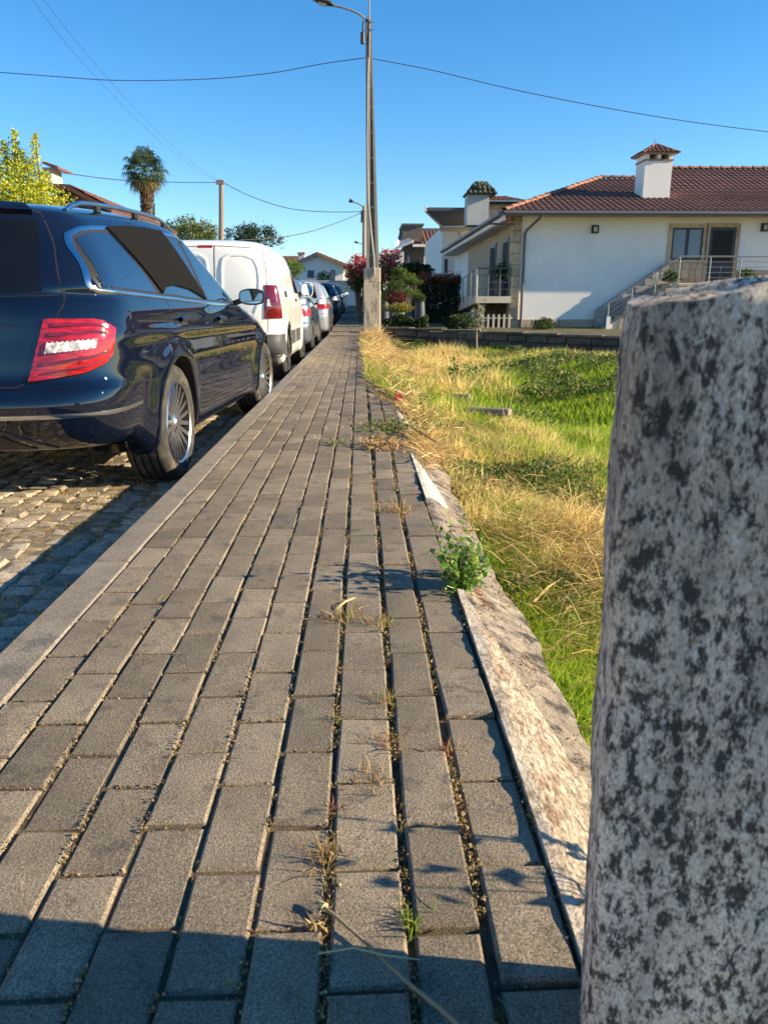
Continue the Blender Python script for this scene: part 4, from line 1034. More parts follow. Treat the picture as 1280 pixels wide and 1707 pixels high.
# ---- house B behind, grey flat eaves and two chimneys
YB = 46.0
hB = thing('house', 'white house with dark flat eaves and a tile capped chimney, seen behind the balcony house', 'house')
f = lambda px, py, Y=YB: at(px, py, Y)
a, b_ = f(736, 460), f(775, 460); zb = .2
MB().bx(a.x, f(900, 400).x, YB, YB+12, zb, f(740, 378).z).build('wall', M['wallwhite'], hB)
MB().bx(f(764, 400).x, f(766, 400).x, YB-.12, YB-.001, zb, f(740, 381).z).build('drain_pipe', M['wallgrey'], hB)
# eave plane sloping up towards the viewer, seen from below
e = f(711, 351, YB-3.0); e2 = f(778, 352, YB-3.0); w0 = f(738, 377, YB); w1 = f(790, 377, YB)
def slab(name, quad, th, m, parent):
    q = [Vector(p) for p in quad]; mb = MB(); mb.add(q+[p+Vector((0, 0, th)) for p in q], [(3, 2, 1, 0), (4, 5, 6, 7), (0, 1, 5, 4), (1, 2, 6, 5), (2, 3, 7, 6), (3, 0, 4, 7)]); return mb.build(name, m, parent)
slab('eave_slab', [e, f(880, 352, YB-3), f(900, 376, YB), w0], .16, M['zinc'], hB)
slab('eave_edge', [e+Vector((-.12, 0, -.05)), e+Vector((0, 0, -.05)), w0+Vector((.0, 0, -.05)), w0+Vector((-.12, 0, -.05))], .26, M['wallwhite'], hB)
MB().bx(w0.x-.2, f(800, 377).x, YB-.15, YB-.0015, w0.z-.28, w0.z-.02).build('eave_band', M['wallcream'], hB)
window(hB, f(741, 0).x, f(746, 0).x, f(740, 455).z, f(740, 432).z, YB, 1); window(hB, f(767, 0).x, f(773, 0).x, f(770, 456).z, f(770, 424).z, YB, 1)
YC = 40.0; g_ = lambda px, py: at(px, py, YC)
c0, c1 = g_(779, 330), g_(797, 330)
chb = MB().bx(c0.x, g_(812, 0).x, YC, YC+1.0, g_(790, 375).z, g_(790, 322).z).build('chimney', M['wallgrey'], hB)
zc = g_(790, 322).z
mbt = M['mosstile'] = pm('moss_tile', (.045, .055, .035), (.10, .10, .06), scale=8, rough=.95, bump=.6, bscale=30, bdist=.01, island=.2)
apx = Vector((g_(798, 0).x, YC+.5, g_(798, 301).z)); x0_, x1_ = g_(775, 0).x, g_(823, 0).x
for p, q in (((x0_, YC-.25), (x1_, YC-.25)), ((x1_, YC-.25), (x1_, YC+1.25)), ((x1_, YC+1.25), (x0_, YC+1.25)), ((x0_, YC+1.25), (x0_, YC-.25))):
    roof_plane('chimney_roof', (p[0], p[1], zc-.06), (q[0], q[1], zc-.06), apx+Vector((.3 if q[0] == x1_ else -.2, 0, 0)), apx+Vector((-.2 if p[0] == x0_ else .3, 0, 0)), chb, m=mbt, tile=.24, amp=.06, row=.3)
for i in range(9): MB().lathe([(0, .13), (.06, .11), (.09, 0), (.0, -.02)], 8, 'z', (x0_+.15+i*(x1_-x0_-.3)/8, YC-.2+.5*random.random(), zc+.10+.32*(1-abs(i-4)/4))).build('cap_finial', mbt, chb, 40)
# stone turret with its own small tiled roof
tw = MB().bx(g_(800, 0).x, g_(864, 0).x, YC+.8, YC+4, g_(820, 375).z, g_(820, 336).z).build('turret', M['stone'], hB)
stone_wall(hB, g_(801, 0).x, g_(863, 0).x, g_(820, 366).z, g_(820, 337).z, YC+.8, h=(.25, .4), wd=(.35, .6))
zt2 = g_(820, 333).z; xa0, xa1 = g_(794, 0).x, g_(874, 0).x; yy0 = YC+.3
roof_plane('turret_roof', (xa0, yy0, zt2), (xa1, yy0, zt2), (g_(850, 0).x, yy0+2, g_(830, 317).z), (g_(815, 0).x, yy0+2, g_(830, 317).z), hB, m=M['ridge'])
roof_plane('turret_roof', (xa0, yy0+4, zt2), (xa0, yy0, zt2), (g_(815, 0).x, yy0+2, g_(830, 317).z), (g_(815, 0).x, yy0+2.2, g_(830, 317).z), hB, m=M['ridge'])
MB().bx(xa0+.05, xa1-.05, yy0+.05, yy0+3.9, zt2-.12, zt2-.02).build('turret_eave', M['dark'], hB)

# ---- house C further up the street
YD = 60.0; f = lambda px, py, Y=YD: at(px, py, Y)
hC = thing('house', 'brown stone and white house with low red tiled roof, furthest up the right side', 'house')
zb = .5
MB().bx(f(706, 0).x, f(760, 0).x, YD, YD+8, zb, f(720, 411).z).build('wall', M['wallwhite'], hC)
MB().bx(f(672, 0).x, f(706, 0).x-.002, YD-.4, YD+8, zb, f(690, 410).z).build('stone_wing', M['darkstone'], hC)
MB().bx(f(669, 0).x, f(702, 0).x, YD-1, YD+3, f(680, 405).z, f(680, 378).z).build('dormer', M['darkstone'], hC)
MB().bx(f(668, 0).x, f(704, 0).x, YD-1.15, YD+3.1, f(680, 378).z, f(680, 375).z).build('dormer_cap', M['zinc'], hC)
slab('eave_slab', [f(659, 416, YD-2.2), f(688, 405, YD-2.2), f(690, 404, YD+1), f(668, 384, YD+1)], .2, M['wallgrey'], hC)
roof_plane('roof_slope', f(686, 408, YD-1), f(765, 408, YD-1), f(765, 386, YD+3), f(694, 386, YD+3), hC, tile=.3, row=.45, amp=.06)
MB().bx(f(686, 0).x, f(765, 0).x, YD-1.05, YD-.8, f(700, 413).z, f(700, 409).z).build('gutter', M['wallwhite'], hC)
MB().bx(f(700, 0).x, f(740, 0).x, YD+3.2, YD+4, f(710, 386, YD+3).z-.1, f(710, 380, YD+3).z).build('roof_ridge', M['zinc'], hC)
MB().bx(f(659, 0).x, f(672, 0).x-.003, YD-.9, YD+6, zb, f(665, 420).z).build('side_wall', M['wallwhite'], hC)
window(hC, f(677, 0).x, f(684, 0).x, f(680, 440).z, f(680, 424).z, YD-.4, 1)

# ---- gable house and wall at the end of the street
YG = 72.0; f = lambda px, py, Y=YG: at(px, py, Y)
hG = thing('house', 'pale gabled house with red tiled eaves at the far end of the street', 'house')
x0_, x1_ = f(498, 0).x, f(572, 0).x; za_, zap = f(535, 441).z, f(535, 424).z; xm = f(529, 0).x; zb = .6
MB().prism([(x0_, zb), (x1_, zb), (x1_, f(572, 441).z), (xm, f(529, 422).z), (x0_, f(498, 436).z)], YG, YG+12).build('wall', M['wallwhite'], hG)
for (p, q) in (((f(494, 437).x, f(494, 437).z), (xm, f(529, 421).z)), ((xm, f(529, 421).z), (f(588, 445).x, f(588, 445).z))):
    roof_plane('roof_slope', (p[0], YG-.5, p[1]) if p[0] < xm else (q[0], YG-.5, q[1]), (p[0], YG+12, p[1]) if p[0] < xm else (q[0], YG+12, q[1]), (xm, YG+12, f(529, 421).z), (xm, YG-.5, f(529, 421).z), hG, tile=.35, row=.5)
    MB().add([(p[0], YG-.55, p[1]-.22), (q[0], YG-.55, q[1]-.22), (q[0], YG-.55, q[1]-.02), (p[0], YG-.55, p[1]-.02), (p[0], YG, p[1]-.22), (q[0], YG, q[1]-.22), (q[0], YG, q[1]-.02), (p[0], YG, p[1]-.02)], [(0, 1, 2, 3), (4, 7, 6, 5), (3, 2, 6, 7), (0, 4, 5, 1), (0, 3, 7, 4), (1, 5, 6, 2)]).build('verge_board', M['ridge'] if p[0] >= xm else M['zinc'], hG)
MB().bx(f(572, 0).x, f(586, 0).x, YG+1, YG+9, zb, f(578, 446).z).build('side_wing', M['wallwhite'], hG)
window(hG, f(512, 0).x, f(523, 0).x, f(515, 463).z, f(515, 451).z, YG, 2); window(hG, f(551, 0).x, f(558, 0).x, f(555, 468).z, f(555, 450).z, YG, 1)
hL = thing('house', 'low house with a red tiled roof and small white chimney, left of the gabled house', 'house')
f = lambda px, py, Y=82: at(px, py, Y)
MB().bx(f(455, 0).x, f(508, 0).x, 82, 90, .6, f(480, 442).z).build('wall', M['wallwhite'], hL)
roof_plane('roof_slope', f(450, 442, 81), f(510, 442, 81), f(508, 427, 86), f(452, 427, 86), hL, tile=.35, row=.5)
lc = MB().bx(f(499, 0).x, f(509, 0).x, 80.5, 81.4, f(504, 445).z, f(504, 425).z).build('chimney', M['wallgrey'], hL)
MB().bx(f(498, 0).x, f(510, 0).x, 80.4, 81.5, f(504, 425).z, f(504, 422).z).build('chimney_cap', M['ridge'], lc)
f = lambda px, py, Y=58: at(px, py, Y)
ew = thing('garden_wall', 'cream white boundary wall closing the far end of the street', 'wall')
MB().bx(-14, f(590, 0).x, 58, 58.25, .3, f(550, 470).z).build('wall_panel', M['wallcream'], ew)
MB().bx(f(578, 0).x, f(600, 0).x, 56.5, 56.75, .3, f(590, 476).z).build('wall_panel', M['wallwhite'], ew)
MB().bx(-14, f(590, 0).x+.03, 57.95, 58.3, f(550, 470).z, f(550, 468).z+.02).build('coping', M['wallgrey'], ew)
tag(MB().bx(f(594, 0).x, f(599, 0).x, 55.5, 55.8, .3, f(590, 483).z).build('gate_post', M['darkstone']), 'slim dark gate post beside the pavement, at the end of the cream wall', 'post')
# boundary wall along the far side of the road (behind the parked cars)
lw = MB().bx(-7.2, -6.95, -3, 60, -.2, 1.35).build('garden_wall', M['wallcream']); tag(lw, 'cream wall along the far side of the cobbled road, behind the parked cars', 'wall')

# ---- house at upper left, seen over the estate car
YL = 24.0; f = lambda px, py, Y=YL: at(px, py, Y)
h1 = thing('house', 'cream house with brown eaves and a square chimney behind the yellow shrub', 'house')
MB().bx(-16, f(150, 310).x, YL, YL+8, -.1, f(150, 352).z).build('wall', M['wallcream'], h1)
# gable roof: its verge runs down to the right
e_r = f(186, 346, YL-.8); r_ = f(118, 310, YL-.8); l_ = f(60, 306, YL-.8)
M['wood2'] = flat('brown_timber', (.13, .05, .03), .7)
slab('roof_verge', [r_+Vector((0, 0, -.14)), e_r+Vector((0, 0, -.14)), e_r+Vector((0, 8, -.14)), r_+Vector((0, 8, -.14))], .12, M['wood2'], h1)
slab('roof_slope', [l_+Vector((0, 0, -.1)), r_+Vector((0, 0, -.1)), r_+Vector((0, 8, -.1)), l_+Vector((0, 8, -.1))], .14, M['tile'], h1)
roof_plane('roof_tiles', e_r+Vector((0, 8, .0)), e_r, r_, r_+Vector((0, 8, 0)), h1)
slab('gable', [f(80, 352, YL-.001)+Vector((0, -.02, 0)), f(165, 352)+Vector((0, -.02, 0)), f(165, 352)+Vector((0, .05, 0)), f(80, 352)+Vector((0, .05, 0))], .42, M['ridge'], h1)
c1 = MB().bx(f(76, 310).x, f(93, 310).x, YL-.2, YL+.6, f(85, 312).z, f(85, 281).z).build('chimney', M['wallcream'], h1)
slab('chimney_cap', [f(70, 272, YL-.4), f(97, 281, YL-.4), f(97, 281, YL-.4)+Vector((0, 1.2, 0)), f(70, 272, YL-.4)+Vector((0, 1.2, 0))], .07, M['tile'], c1)
window(h1, f(106, 310).x, f(122, 310).x, f(110, 352).z-.3, f(110, 345).z, YL-.03, 1); window(h1, f(131, 310).x, f(141, 310).x, f(110, 352).z-.3, f(110, 345).z, YL-.03, 1)

# ---- low dark stone wall between field and gardens
gw = thing('garden_wall', 'low dark stone wall between the weedy field and the gardens', 'wall')
dirw = (WB-WA).normalized(); ang = math.atan2(dirw.y, dirw.x); Lw = (WB-WA).length
def wtop(s): return at(640, 545, 20.4).z+(-.16)*min(1, s/7)
cms = MB(); cms.box((Lw/2, .16, -.2), (Lw, .22, .60)); wroot = thing('tmp', 'x', 'x')
bpy.data.objects.remove(wroot)
gw.location = (WA.x, WA.y, 0); gw.rotation_euler = (0, 0, ang)
cms.build('wall_core', M['darkstone'], gw)
s_ = 0; sts = []
for row_ in range(3):
    s_ = -.3*random.random()
    while s_ < Lw:
        ln_ = random.uniform(.35, .75); z1 = wtop(s_)-.06-row_*.17; mb = MB().box((s_+ln_/2, .02, z1-.08), (ln_-.02, .10, .155)); mb.build('stone', M['darkstone'], gw, bevel=.02); s_ += ln_
s_ = 0
while s_ < Lw:
    ln_ = random.uniform(.8, 1.1); MB().box((s_+ln_/2, .12, wtop(s_)-.03), (ln_-.015, .36, .06), rx=0).build('coping_stone', M['darkstone'], gw, bevel=.01); s_ += ln_

# ------------------------------------------------------------------ poles and cables
YP = 20.2
pr_ = thing('lamp_pole', 'tall grey concrete power pole with slots, street lamp arm and pale concrete base', 'pole', (0, 0, 0))
b0, b1 = at(606, 500, YP), at(634, 500, YP); zt0 = at(620, 447, YP).z; xc = (b0.x+b1.x)/2
zk = at(620, 472, YP).z
MB().bx(b0.x, b1.x, YP-.2, YP+.24, -.05, zk).build('base_block', M['basecon'], pr_, bevel=.015)
MB().bx(b0.x+.012, b1.x-.0, YP-.185, YP+.22, zk, zt0).build('base_block', M['basecon'], pr_, bevel=.015)
ztop = at(613, 30, YP).z
def hw(z): t = (z-zt0)/(ztop-zt0); return .16*(1-t)+.065*t
cx = lambda z: xc+.02+(at(614, 30, YP).x-xc-.02)*(z-zt0)/(ztop-zt0)
sh = MB()
for s_ in (-1, 1):
    vs = []
    for z in (zt0-.3, ztop):
        a = hw(z); c_ = cx(z); fl = a*.5
        x_o, x_i = c_+s_*a, c_+s_*(a-fl)
        vs += [(x_o, YP-a*.8, z), (x_i, YP-a*.8, z), (x_i, YP+a*.8, z), (x_o, YP+a*.8, z)]
    sh.add(vs, [(0, 1, 5, 4), (1, 2, 6, 5), (2, 3, 7, 6), (3, 0, 4, 7), (4, 5, 6, 7)])
sh.build('shaft', M['poleconc'], pr_)
z = zt0+.3; wbm = MB()
while z < ztop:
    a = hw(z); MB().bx(cx(z)-a*.62, cx(z)+a*.62, YP-a*.45, YP+a*.45, z-.028, z+.028).build('rung', M['poleconc'], pr_); z += .56 if z < ztop-2 else .4
vs = []
for z in (zt0-.2, ztop): a = hw(z); c_ = cx(z); vs += [(c_-a*.6, YP+a*.3, z), (c_+a*.6, YP+a*.3, z), (c_+a*.6, YP+a*.5, z), (c_-a*.6, YP+a*.5, z)]
MB().add(vs, [(0, 1, 5, 4), (1, 2, 6, 5), (2, 3, 7, 6), (3, 0, 4, 7)]).build('web', M['poleconc'], pr_)
P = lambda px, py, dy=-.16: tuple(at(px, py, YP+dy))
MB().tube([P(624, 460, -.22), P(623, 430, -.2), P(618, 385), P(613.5, 330), P(612, 240), P(613, 130), P(614, 95, -.08)], [.025, .028, .028, .026, .024, .02, .015], 8).build('conduit', M['galv'], pr_, 60)
MB().tube([P(616, 34, -.08), P(615.5, 0, -.08), P(615.5, -25, -.08)], .018, 8).build('top_rod', M['galv'], pr_)
MB().tube([P(609, 33, -.1), P(600, 24, -.1), P(585, 17, -.1), P(568, 11.5, -.1), P(552, 9, -.1)], .024, 8).build('lamp_arm', M['galv'], pr_, 60)
lh = MB(); lp = at(541, 3.5, YP-.1); lh.lathe([(0, -.32), (.05, -.30), (.095, -.18), (.105, 0), (.09, .14), (.045, .22), (0, .23)], 14, 'x', (0, 0, 0))
o = lh.build('lamp_head', M['black'], pr_, 60); o.location = lp; o.scale = (1, 1, .55); o.rotation_euler = (0, R(14), 0)
MB().bx(-.12, .06, -.07, .07, -.13, -.08).build('lamp_glass', M['wallgrey'], o)
bx_ = MB(); bx_.tube([P(606, 36), P(604.5, 44), P(606, 58), P(605, 70)], .022, 6); bx_.tube([P(609, 34), P(613, 34)], .03, 6); bx_.tube([P(611, 36), P(610, 62)], .018, 6); bx_.build('service_cable', M['cable'], pr_, 60)
MB().tube([P(604.5, 54), P(604.5, 73)], .05, 10).build('insulator', M['black'], pr_, 50)
for py in (36, 49): MB().tube([P(616, py, -.1), P(623, py+.5, -.1)], .012, 6).build('bracket', M['galv'], pr_)
P2 = lambda px, py, Y: at(px, py, Y)
def pole2(x, ytop, ybot, Y, w0, w1, label, mat, arm=None, bits=True, name='street_pole'):
    r = thing(name, label, 'pole'); a, b_ = at(x, ybot, Y), at(x, ytop, Y)
    MB().tube([a, b_], [w0, w1], 8).build('shaft', mat, r, 50)
    if bits: MB().tube([at(x-2, ytop+8, Y-.15), at(x-2.5, ytop+28, Y-.15)], .09, 8).build('insulator', M['black'], r)
    if arm:
        MB().tube([at(p[0], p[1], Y-.1) for p in arm], .03, 6).build('lamp_arm', M['galv'], r)
        MB().tube([at(arm[-1][0], arm[-1][1], Y-.1), at(arm[-1][0]-6, arm[-1][1]-2, Y-.1)], [.06, .09], 8).build('lamp_head', M['black'], r)
    return r
pole2(607, 343, 520, 38, .11, .08, 'second street lamp pole up the street, seen just left of the tall pole', M['poleconc'], [(606, 345), (598, 340), (588, 336)])
pole2(607.5, 404, 520, 62, .12, .08, 'third and smallest street lamp pole, in line far up the street', M['poleconc'], [(606, 408), (601, 406), (597, 405)], bits=False)
o = pole2(369, 300, 430, 34, .11, .09, 'leaning wooden cable pole standing behind the white van', M['wood'], bits=False, name='cable_pole')
MB().box(at(367, 304, 33.8), (.32, .12, .16)).build('cross_arm', M['wood'], o)
def cable(pts, Y0, Y1, r, label, name='overhead_cable'):
    P_ = catmull([tuple(at(p[0], p[1], Y0+(Y1-Y0)*i/(len(pts)-1))) for i, p in enumerate(pts)], 8)
    return tag(MB().tube([Vector(q) for q in P_], r, 5).build(name, M['cable']), label, 'cable')
cable([(612, 96), (540, 106), (450, 122), (340, 132), (200, 134), (100, 128), (-60, 116)], 20.2, 20.2, .009, 'sagging overhead cable running left from the tall pole')
cable([(616, 97), (720, 117), (850, 148), (1000, 178), (1150, 203), (1330, 226)], 20.2, 20.2, .009, 'sagging overhead cable running right from the tall pole over the clay roof')
cable([(40, -20), (110, 72), (180, 150), (250, 220), (312, 272), (366, 304)], 16, 34, .0038, 'thin overhead wire dropping from the top left to the wooden pole, the lower one')
cable([(58, -20), (130, 72), (200, 153), (265, 222), (320, 271), (367, 302)], 16, 34, .0038, 'thin overhead wire dropping from the top left to the wooden pole, the upper one')
cable([(366, 304), (300, 304), (200, 300), (95, 287)], 34, 26, .014, 'wire from the wooden pole to the house behind the yellow shrub')
cable([(371, 304), (420, 328), (480, 347), (540, 353), (604, 353)], 34, 38, .016, 'wire sagging from the wooden pole to the second street lamp')
cable([(605, 354), (560, 372), (510, 388), (455, 397), (400, 400)], 38, 34, .016, 'wire sagging from the second street lamp down towards the dark tree')
# ------------------------------------------------------------------ vegetation
def rot_basis(n):
    d = rng.normal(size=(n, 3)); d /= np.linalg.norm(d, axis=1)[:, None]
    e = rng.normal(size=(n, 3)); e -= (e*d).sum(1)[:, None]*d; e /= np.linalg.norm(e, axis=1)[:, None]
    return d, e
def pick(pal, n, var=.18):
    pal = np.array(pal); c = pal[rng.integers(0, len(pal), n)]; return c*(1+rng.uniform(-var, var, (n, 1)))
def leaf_mesh(name, pos, size, pal, parent, m=None, asp=.55, dirs=None, colr=None):
    """pos (n,3) leaf centres; folded four-sided leaves"""
    n = len(pos); d, e = rot_basis(n)
    if dirs is not None: d = dirs+rng.normal(size=(n, 3))*.35; d /= np.linalg.norm(d, axis=1)[:, None]; e = np.cross(d, rng.normal(size=(n, 3))); e /= np.linalg.norm(e, axis=1)[:, None]
    s = (size*rng.uniform(.6, 1.3, n))[:, None]; nn = np.cross(d, e)
    a = pos-d*s*.5; b_ = pos+e*s*asp*.5+nn*s*.1; c = pos+d*s*.5; dd = pos-e*s*asp*.5+nn*s*.1
    V = np.stack([a, b_, c, dd], 1).reshape(-1, 3); Q = np.arange(n*4).reshape(n, 4)
    col_ = pick(pal, n) if colr is None else colr
    return np_mesh(name, V, Q, m or M['leaf'], parent, np.repeat(col_, 4, 0))
def cloud(c, r, n, shell=.45, lump=.35, fz_=3.0):
    """points through a lumpy ellipsoid, denser towards its surface"""
    d = rng.normal(size=(n, 3)); d /= np.linalg.norm(d, axis=1)[:, None]
    k = np.array([1+lump*noise.noise(Vector(tuple(q*fz_*.6))+Vector((c[0], c[1], 0)))*1.6 for q in d])
    rad = (1-shell*rng.random(n)**1.6)*k
    return np.array(c)+d*rad[:, None]*np.array(r)
def clumps(c, r, nc, per, cr, lump=.3):
    """leaf clumps spread in an ellipsoid: gaps between clumps show what is behind"""
    cc = cloud(c, r, nc, .6, lump); out = []
    for q in cc:
        out.append(q+rng.normal(size=(per, 3))*cr*rng.uniform(.6, 1.2))
    return np.concatenate(out)
G_DARK = [(.018, .035, .012), (.03, .055, .015), (.045, .075, .022)]
G_MID = [(.05, .09, .02), (.075, .12, .03), (.04, .07, .018)]
G_YEL = [(.56, .52, .03), (.44, .47, .03), (.62, .58, .05), (.24, .32, .03), (.15, .22, .03)]
G_LIME = [(.15, .23, .03), (.20, .28, .045), (.11, .18, .03)]
def tree(name, label, cat, base, c, r, nc, per, cr, size, pal, trunk=.1, group=None, asp=.55, limbs=5):
    t_ = thing(name, label, cat, base, 0, group); B = Vector(base)
    mb = MB(); top = Vector(c)-B
    mid = top*.55+Vector((0, 0, -.1*top.z))
    mb.tube([(0, 0, 0), tuple(mid*.5), tuple(mid), tuple(top)], [trunk, trunk*.8, trunk*.6, trunk*.25], 8)
    for k in range(limbs):
        a = 2*PI*k/limbs+random.random(); e_ = top+Vector((r[0]*.7*math.cos(a), r[1]*.7*math.sin(a), r[2]*random.uniform(-.3, .6))); mb.tube([tuple(mid), tuple((mid+e_)*.5+Vector((0, 0, .05))), tuple(e_)], [trunk*.45, trunk*.3, trunk*.1], 5)
    mb.build('trunk', M['bark'], t_, 60)
    pos = clumps(c, r, nc, per, cr)-np.array(base)
    leaf_mesh('crown', pos, size, pal, t_, asp=asp); return t_
def shrub(name, label, cat, base, c, r, n, size, pal, group=None, shell=.5, lump=.25, stem=.04, asp=.6):
    t_ = thing(name, label, cat, base, 0, group); B = np.array(base)
    mb = MB()
    for k in range(4):
        a = k*1.6; mb.tube([(0, 0, 0), (r[0]*.3*math.cos(a), r[1]*.3*math.sin(a), c[2]-base[2]+r[2]*.3)], [stem, stem*.4], 5)
    mb.build('stem', M['bark'], t_); leaf_mesh('foliage', cloud(c, r, n, shell, lump)-B, size, pal, t_, asp=asp); return t_

# left: golden shrub with upright spikes
Yy = 15.0
sh = thing('golden_shrub', 'bright yellow leaved tree with upright leafy shoots, above the estate car roof', 'tree', tuple(at(30, 350, Yy)*1)[:2]+(-.1,))
B = np.array(sh.location); P_ = []
for (px, pt, wd, nn) in ((60, 222, .07, 420), (26, 218, .07, 420), (37, 250, .1, 400), (8, 235, .08, 380), (-10, 240, .12, 400), (48, 265, .12, 400), (18, 262, .13, 400), (74, 285, .1, 300), (-30, 230, .12, 400)):
    a, b_ = at(px, pt, Yy), at(px*.9+3, 350, Yy); t = rng.random(nn*2); q = np.array(a)*(1-t)[:, None]+np.array(b_)*t[:, None]
    q += rng.normal(size=q.shape)*np.array([wd, wd*1.5, .05])*(.35+.9*t)[:, None]; P_.append(q)
P_.append(clumps(tuple(at(30, 330, Yy)), (.78, .9, .42), 150, 26, .09)); P_.append(clumps(tuple(at(-60, 320, Yy)), (.9, .9, .6), 90, 26, .09)); P_.append(clumps(tuple(at(20, 420, Yy)), (1.1, .9, .9), 150, 20, .12))
leaf_mesh('crown', np.concatenate(P_)-B, .05, G_YEL, sh, asp=.6)
mb = MB()
for px, pt in ((60, 235), (26, 232), (8, 250), (-10, 252), (48, 280), (20, 275)):
    a = at(px, pt, Yy); mb.tube([(0, 0, 0), tuple(Vector((a.x, a.y, 1.4))-Vector(B)*1), tuple(a-Vector(B))], [.05, .03, .008], 5)
mb.build('trunk', M['bark'], sh)

# palm
Yp = 30.0; pb = at(246, 420, Yp); pt_ = at(243, 300, Yp)
pl = thing('palm_tree', 'fan palm with a shaggy brown trunk and drooping dead fronds, behind the estate', 'palm', (pb.x, Yp, -.1))
B = Vector(pl.location)
tk = MB(); tk.tube([(0, 0, 0), (pb.x-B.x, 0, 1), tuple(Vector((at(245, 370, Yp)))-B), tuple(at(244, 310, Yp)-B)], [.15, .14, .14, .17], 10); tk.build('trunk', M['bark'], pl, 60)
hair = []; 
zl_, zh_ = at(245, 370, Yp).z, at(244, 300, Yp).z
q = rng.random(900); a = rng.random(900)*2*PI
pos = np.stack([pt_.x+np.cos(a)*.17*(1+.5*rng.random(900)), Yp+np.sin(a)*.17*(1+.5*rng.random(900)), zl_+(zh_-zl_)*q], 1)-np.array(B)
leaf_mesh('trunk_fibre', pos, .14, [(.16, .10, .05), (.10, .07, .04)], pl, asp=.25, dirs=np.tile([0, 0, -1.], (900, 1)))
V = []; Q = []; CC = []; heart = pt_+Vector((0, 0, .35))
nfr = 46
for k in range(nfr):
    az = k*2.399; el = R(75)-R(140)*(k/nfr)**.9      # young fronds up, old ones hanging
    d = Vector((math.cos(az)*math.cos(el), math.sin(az)*math.cos(el), math.sin(el))); ln_ = random.uniform(.42, .58); dead = k > nfr*.80
    tip = heart+d*ln_+Vector((0, 0, -.10*math.cos(el))); col_ = (.20, .15, .07) if dead else random.choice([(.05, .08, .03), (.035, .06, .022), (.10, .12, .05), (.07, .10, .04)])
    s_ = d.cross(Vector((0, 0, 1))); s_ = s_.normalized() if s_.length > .1 else Vector((1, 0, 0)); n_ = s_.cross(d)
    b0 = len(V); pts4 = [heart+s_*.012, heart-s_*.012, tip-s_*.008, tip+s_*.008]; V += [tuple(p-B) for p in pts4]; CC += [col_]*4; Q.append((b0, b0+1, b0+2, b0+3))
    for j in range(19):
        a = R(-120)+R(240)*j/18; dr_ = d*math.cos(a)+s_*math.sin(a); fl = random.uniform(.34, .46)*(1 if not dead else .8)
        m1 = tip+dr_*fl*.6+n_*.03; m2 = tip+dr_*fl+Vector((0, 0, -.10-.08*random.random()*2)); ww = n_.cross(dr_).normalized()*.022
        b0 = len(V); V += [tuple(p-B) for p in (tip, m1+ww, m2, m1-ww)]; c_ = tuple(x*random.uniform(.8, 1.25) for x in col_); CC += [c_]*4; Q.append((b0, b0+1, b0+2, b0+3))
np_mesh('frond', V, Q, M['leaf'], pl, np.array(CC))

c_ = at(320, 382, 44); tree('round_tree', 'rounded yellow green tree above the white van roof, left of the wooden pole', 'tree', (c_.x, 44, 0), (c_.x, 44, c_.z-.35), (1.55, 1.5, .85), 170, 34, .14, .13, [(.09, .13, .025), (.14, .17, .04), (.05, .08, .02), (.20, .20, .05)], .14)
c_ = at(418, 386, 48); tree('dark_tree', 'dark blue green tree above the white van, right of the wooden pole', 'tree', (c_.x, 48, 0), (c_.x, 48, c_.z-.25), (1.55, 1.4, .62), 120, 30, .15, .13, [(.025, .05, .025), (.045, .075, .035), (.02, .035, .018)], .14)
c_ = at(490, 447, 60); shrub('round_bush', 'small bright green bush beside the white van front, before the pale houses', 'bush', (c_.x, 60, .5), tuple(c_), (.75, .6, .6), 1300, .13, G_LIME)
c_ = at(540, 463, 64); shrub('garden_bush', 'low green bush under the wall of the gabled house', 'bush', (c_.x, 64, .6), tuple(c_), (.6, .5, .5), 700, .12, G_MID)
# flowering tree behind the pole
def flowertree(px, py, Y, r, label):
    c_ = at(px, py, Y); t_ = thing('flowering_tree', label, 'tree', (c_.x, Y, .1)); B = np.array(t_.location)
    mb = MB(); 
    for k in range(5): mb.tube([(0, 0, 0), (r[0]*.6*math.cos(k*1.3), r[1]*.5*math.sin(k*1.3), c_.z-.1)], [.05, .02], 5)
    mb.build('trunk', M['bark'], t_)
    leaf_mesh('crown', clumps((c_.x, Y, c_.z-.25), r, 120, 24, .09)-B, .10, G_MID+[(.09, .08, .03)], t_, asp=.4)
    leaf_mesh('blossom', clumps((c_.x, Y-.1, c_.z+.1), (r[0]*1.02, r[1], r[2]*.85), 90, 14, .07)-B, .085, [(.36, .05, .07), (.46, .10, .12), (.30, .035, .05), (.55, .22, .2)], t_, asp=.9)
flowertree(598, 452, 30, (.42, .4, .55), 'red pink flowering tree showing left of the tall pole base')
flowertree(645, 450, 29, (.55, .5, .75), 'red pink flowering tree showing right of the tall pole base')
# cloud pruned shrub, in the gardens
cp = thing('topiary', 'cloud pruned green shrub with flat pads, right of the pole', 'shrub', (at(668, 0, 25).x, 25, -.05)); B = np.array(cp.location)
mb = MB(); base_ = Vector((0, 0, 0))
for i, (px, py, rx, rz_) in enumerate(((672, 461, .42, .15), (660, 474, .34, .12), (688, 470, .30, .10), (655, 488, .40, .13), (678, 487, .42, .13), (665, 452, .25, .12))):
    c_ = at(px, py, 25+.2*random.uniform(-1, 1)); leaf_mesh('pad', cloud(tuple(c_), (rx, rx*.9, rz_), 1500, .8, .2)-B, .045, G_MID+G_LIME[:1], cp)
    mb.tube([(0, 0, .3), tuple((Vector(c_)-Vector(B))*.5), tuple(Vector(c_)-Vector(B))], [.04, .03, .012], 5)
mb.tube([(0, 0, 0), (0, 0, .4)], .05, 6); mb.build('trunk', M['bark'], cp)
